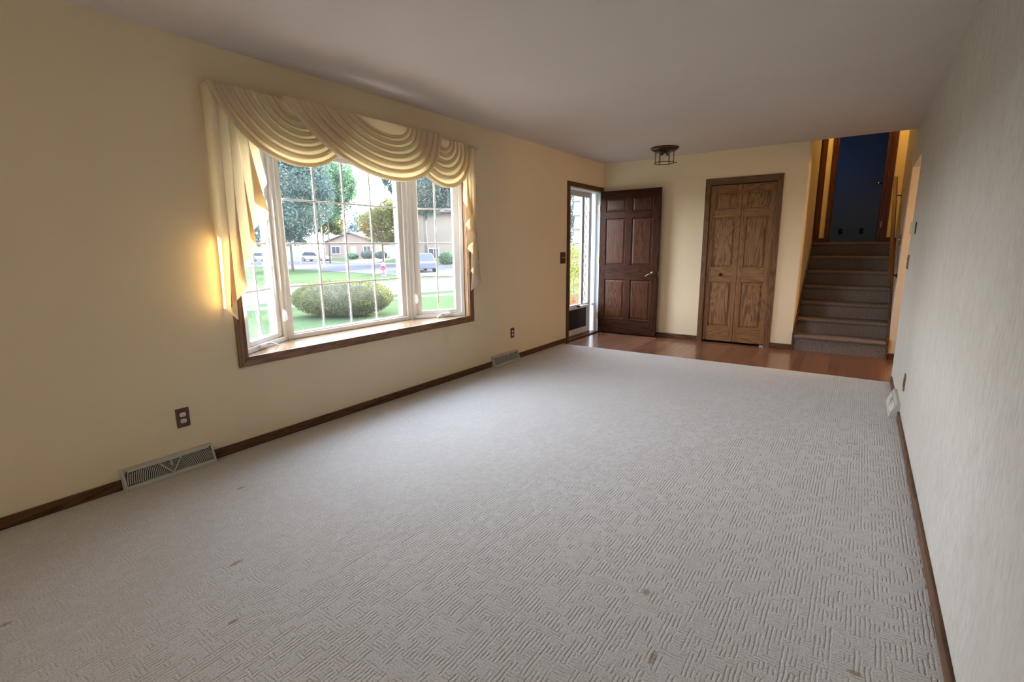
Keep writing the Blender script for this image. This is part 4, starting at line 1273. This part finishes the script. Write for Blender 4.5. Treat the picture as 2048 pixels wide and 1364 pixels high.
# parked cars
def car(x, y, ang, label, mat):
    o = thing('car', (x, y, GZ), label, 'car')
    o.rotation_euler.z = ang
    L, Wd = 2.2, .85
    body = MB().prism([(-L, .28), (L, .28), (L, .62), (L * .55, .78), (-L * .85, .82), (-L, .70)], 'y', -Wd, Wd)
    link('body', body.mesh('body'), mat, o, bevel=.06)
    cab = MB().prism([(-L * .80, .80), (L * .48, .76), (L * .18, 1.28), (-L * .55, 1.32)], 'y', -Wd * .86, Wd * .86)
    link('cabin', cab.mesh('cabin'), M['win_o'], o, bevel=.05)
    link('roof', MB().prism([(-L * .56, 1.30), (L * .20, 1.27), (L * .16, 1.36), (-L * .52, 1.39)], 'y', -Wd * .82, Wd * .82).mesh('roof'), mat, o, bevel=.03)
    for wx in (-L * .62, L * .62):
        for s in (-1, 1):
            wh = link('wheel', MB().lathe([(.0, -.10), (.31, -.10), (.33, 0), (.31, .10), (0, .10)], (wx, s * (Wd - .08), .33), 16, 'y').mesh('wheel'), M['black'], o)
            link('hub', MB().lathe([(0, -.115), (.18, -.115), (.18, .115), (0, .115)], (wx, s * (Wd - .08), .33), 12, 'y').mesh('hub'), M['grey_o'], wh)
    return o
car(-24.1, 26.6, 2.6, 'dark car parked on the cross street before the tan house', M['car_d'])
car(-68.5, 39.0, .3, 'white car far off at the left of the flagpole', M['car_w'])
car(-60.5, 41.8, .3, 'pale car behind the lantern post', M['car_w'])

# houses
def house(x, y, ang, w_, d_, h, rh, label, wall, roof, wins, door=None, gable=True):
    """front faces -y in the local frame; roof ridge runs along y when gable else along x"""
    o = thing('house', (x, y, GZ), label, 'house')
    o.rotation_euler.z = ang
    if gable:
        link('walls', MB().prism([(-w_ / 2, 0), (w_ / 2, 0), (w_ / 2, h), (0, h + rh), (-w_ / 2, h)], 'y', 0, d_).mesh('walls'), wall, o)
        for s in (-1, 1):
            a = Vector((s * (w_ / 2 + .45), 0, h - .45 * rh / (w_ / 2))); b = Vector((0, 0, h + rh + .04))
            n = Vector((s * rh, 0, w_ / 2)).normalized() * .14
            link('roof_slope', MB().prism([(a.x, a.z), (b.x, b.z), (b.x + n.x * .0, b.z + .16), (a.x + n.x, a.z + n.z)], 'y', -.4, d_ + .4).mesh('roof_slope'), roof, o)
    else:
        link('walls', MB().box(-w_ / 2, w_ / 2, 0, d_, 0, h).mesh('walls'), wall, o)
        link('roof_slope', MB().prism([(-.5, h - .05), (d_ / 2, h + rh), (d_ + .5, h - .05), (d_ + .5, h + .10), (d_ / 2, h + rh + .16), (-.5, h + .10)], 'x', -w_ / 2 - .4, w_ / 2 + .4).mesh('roof_slope'), roof, o)
    for (wx, wz, ww, wh) in wins:
        f = link('window', MB().box(wx - ww / 2 - .1, wx + ww / 2 + .1, -.07, .01, wz - wh / 2 - .1, wz + wh / 2 + .1).mesh('window'), M['white_o'], o)
        link('pane', MB().box(wx - ww / 2, wx - .03, -.09, -.06, wz - wh / 2, wz + wh / 2).box(wx + .03, wx + ww / 2, -.09, -.06, wz - wh / 2, wz + wh / 2).mesh('pane'), M['win_o'], f)
    if door:
        dx, dw, dh = door
        link('door', MB().box(dx - dw / 2, dx + dw / 2, -.06, .01, 0, dh).mesh('door'), M['white_o'], o)
    return o
A0 = .62
house(-72.0, 56.5, A0, 9, 8, 2.9, 1.6, 'low brick house with a grey gable and porch across the street', M['brick'], M['roof'], [(-2.6, 1.5, 1.4, 1.2), (3.0, 1.5, 1.2, 1.2)], (0.6, 1.0, 2.1))
house(-78.5, 65.5, A0, 6.5, 7, 4.3, 1.7, 'two-storey pale house with a small upper window behind the brick one', M['tan'], M['roof'], [(-1.2, 4.0, .9, 1.0), (1.4, 4.0, .9, 1.0)])
house(-57.0, 58.6, A0, 9.5, 7, 2.7, 1.3, 'white single-storey house behind the yellow-green tree', M['white_h'], M['roof'], [(2.6, 1.5, 1.8, 1.1), (-1.8, 1.5, 1.2, 1.1)], (.3, .9, 2.0), gable=False)
house(-33.9, 38.6, A0 - .1, 4.6, 6, 5.4, .9, 'tall tan house filling the right casement', M['tan'], M['roof'], [(-.2, 1.15, 1.0, 1.0)], None, gable=False)
house(-80.0, 45.0, A0, 9, 7, 2.6, 1.3, 'far white house low between the tree trunks at the left', M['white_h'], M['roof'], [(-2, 1.4, 1.4, 1.1), (2, 1.4, 1.4, 1.1)], gable=False)

# shingled wall end beside the front step, and the shrub in front of it
sw = thing('shingled_wall', (-.75, 8.9, GZ), 'white shingled wall end beside the front step outside the storm door', 'wall')
obj('core', bx(-1.50, -.155, 8.90, 9.6, GZ, 2.9), M['shake'], sw)
cz_ = 2.14 + .27
row = 0
zt_ = 2.68
while zt_ > .2:
    zb_ = zt_ - .268
    x = -1.54 + (0 if row % 2 else -.02)
    widths = []
    r_ = random.Random(row)
    while x < -.18:
        wd = r_.choice((.16, .20, .24)) if row else .2
        x1_ = min(x + wd, -.16)
        vs = [(x, 8.895, zt_ + .02), (x1_ - .006, 8.895, zt_ + .02), (x1_ - .006, 8.862, zb_), (x - (.02 if x < -1.5 else 0), 8.862, zb_)]
        vs += [(x, 8.90, zt_ + .02), (x1_ - .006, 8.90, zt_ + .02), (x1_ - .006, 8.895, zb_), (x - (.02 if x < -1.5 else 0), 8.895, zb_)]
        obj('shingle', MB().add(vs, [(0, 1, 2, 3), (7, 6, 5, 4), (0, 4, 5, 1), (1, 5, 6, 2), (2, 6, 7, 3), (3, 7, 4, 0)]), M['shake'], sw)
        x = x1_
    zt_ = zb_; row += 1
def shrub(x, y, label, mat, blobs, n, leaf, seed, stems):
    o = thing('shrub', (x, y, GZ), label, 'shrub')
    sm = MB(); r = random.Random(seed)
    for k in range(stems):
        a = r.uniform(0, 6.28); b = r.uniform(.15, .5); hh = r.uniform(.7, 1.25)
        sm.tube([(0, 0, 0), (math.cos(a) * b * .4, math.sin(a) * b * .4, hh * .5), (math.cos(a) * b, math.sin(a) * b, hh)], [.018, .012, .005], 6)
    link('stems', sm.mesh('stems'), M['bark'], o, smooth=True)
    f = link('leaves', leaf_mesh('leaves', blobs, n, leaf, seed, .25), mat, o); f['kind'] = 'stuff'
    return o
shrub(-1.15, 8.15, 'yellow-green leafy shrub outside the storm door', M['leaf_shrub'], [((0, 0, 1.0), (.42, .38, .42), 2), ((-.05, .1, 1.5), (.22, .22, .35), 1), ((.1, 0, .6), (.40, .35, .35), 2)], 4200, .026, 31, 9)
shrub(-.78, 7.35, 'low reddish shrub at the foot of the yellow one', M['leaf_red'], [((0, 0, .72), (.24, .24, .28), 2), ((.1, .1, .4), (.25, .25, .25), 1)], 1200, .024, 32, 5)
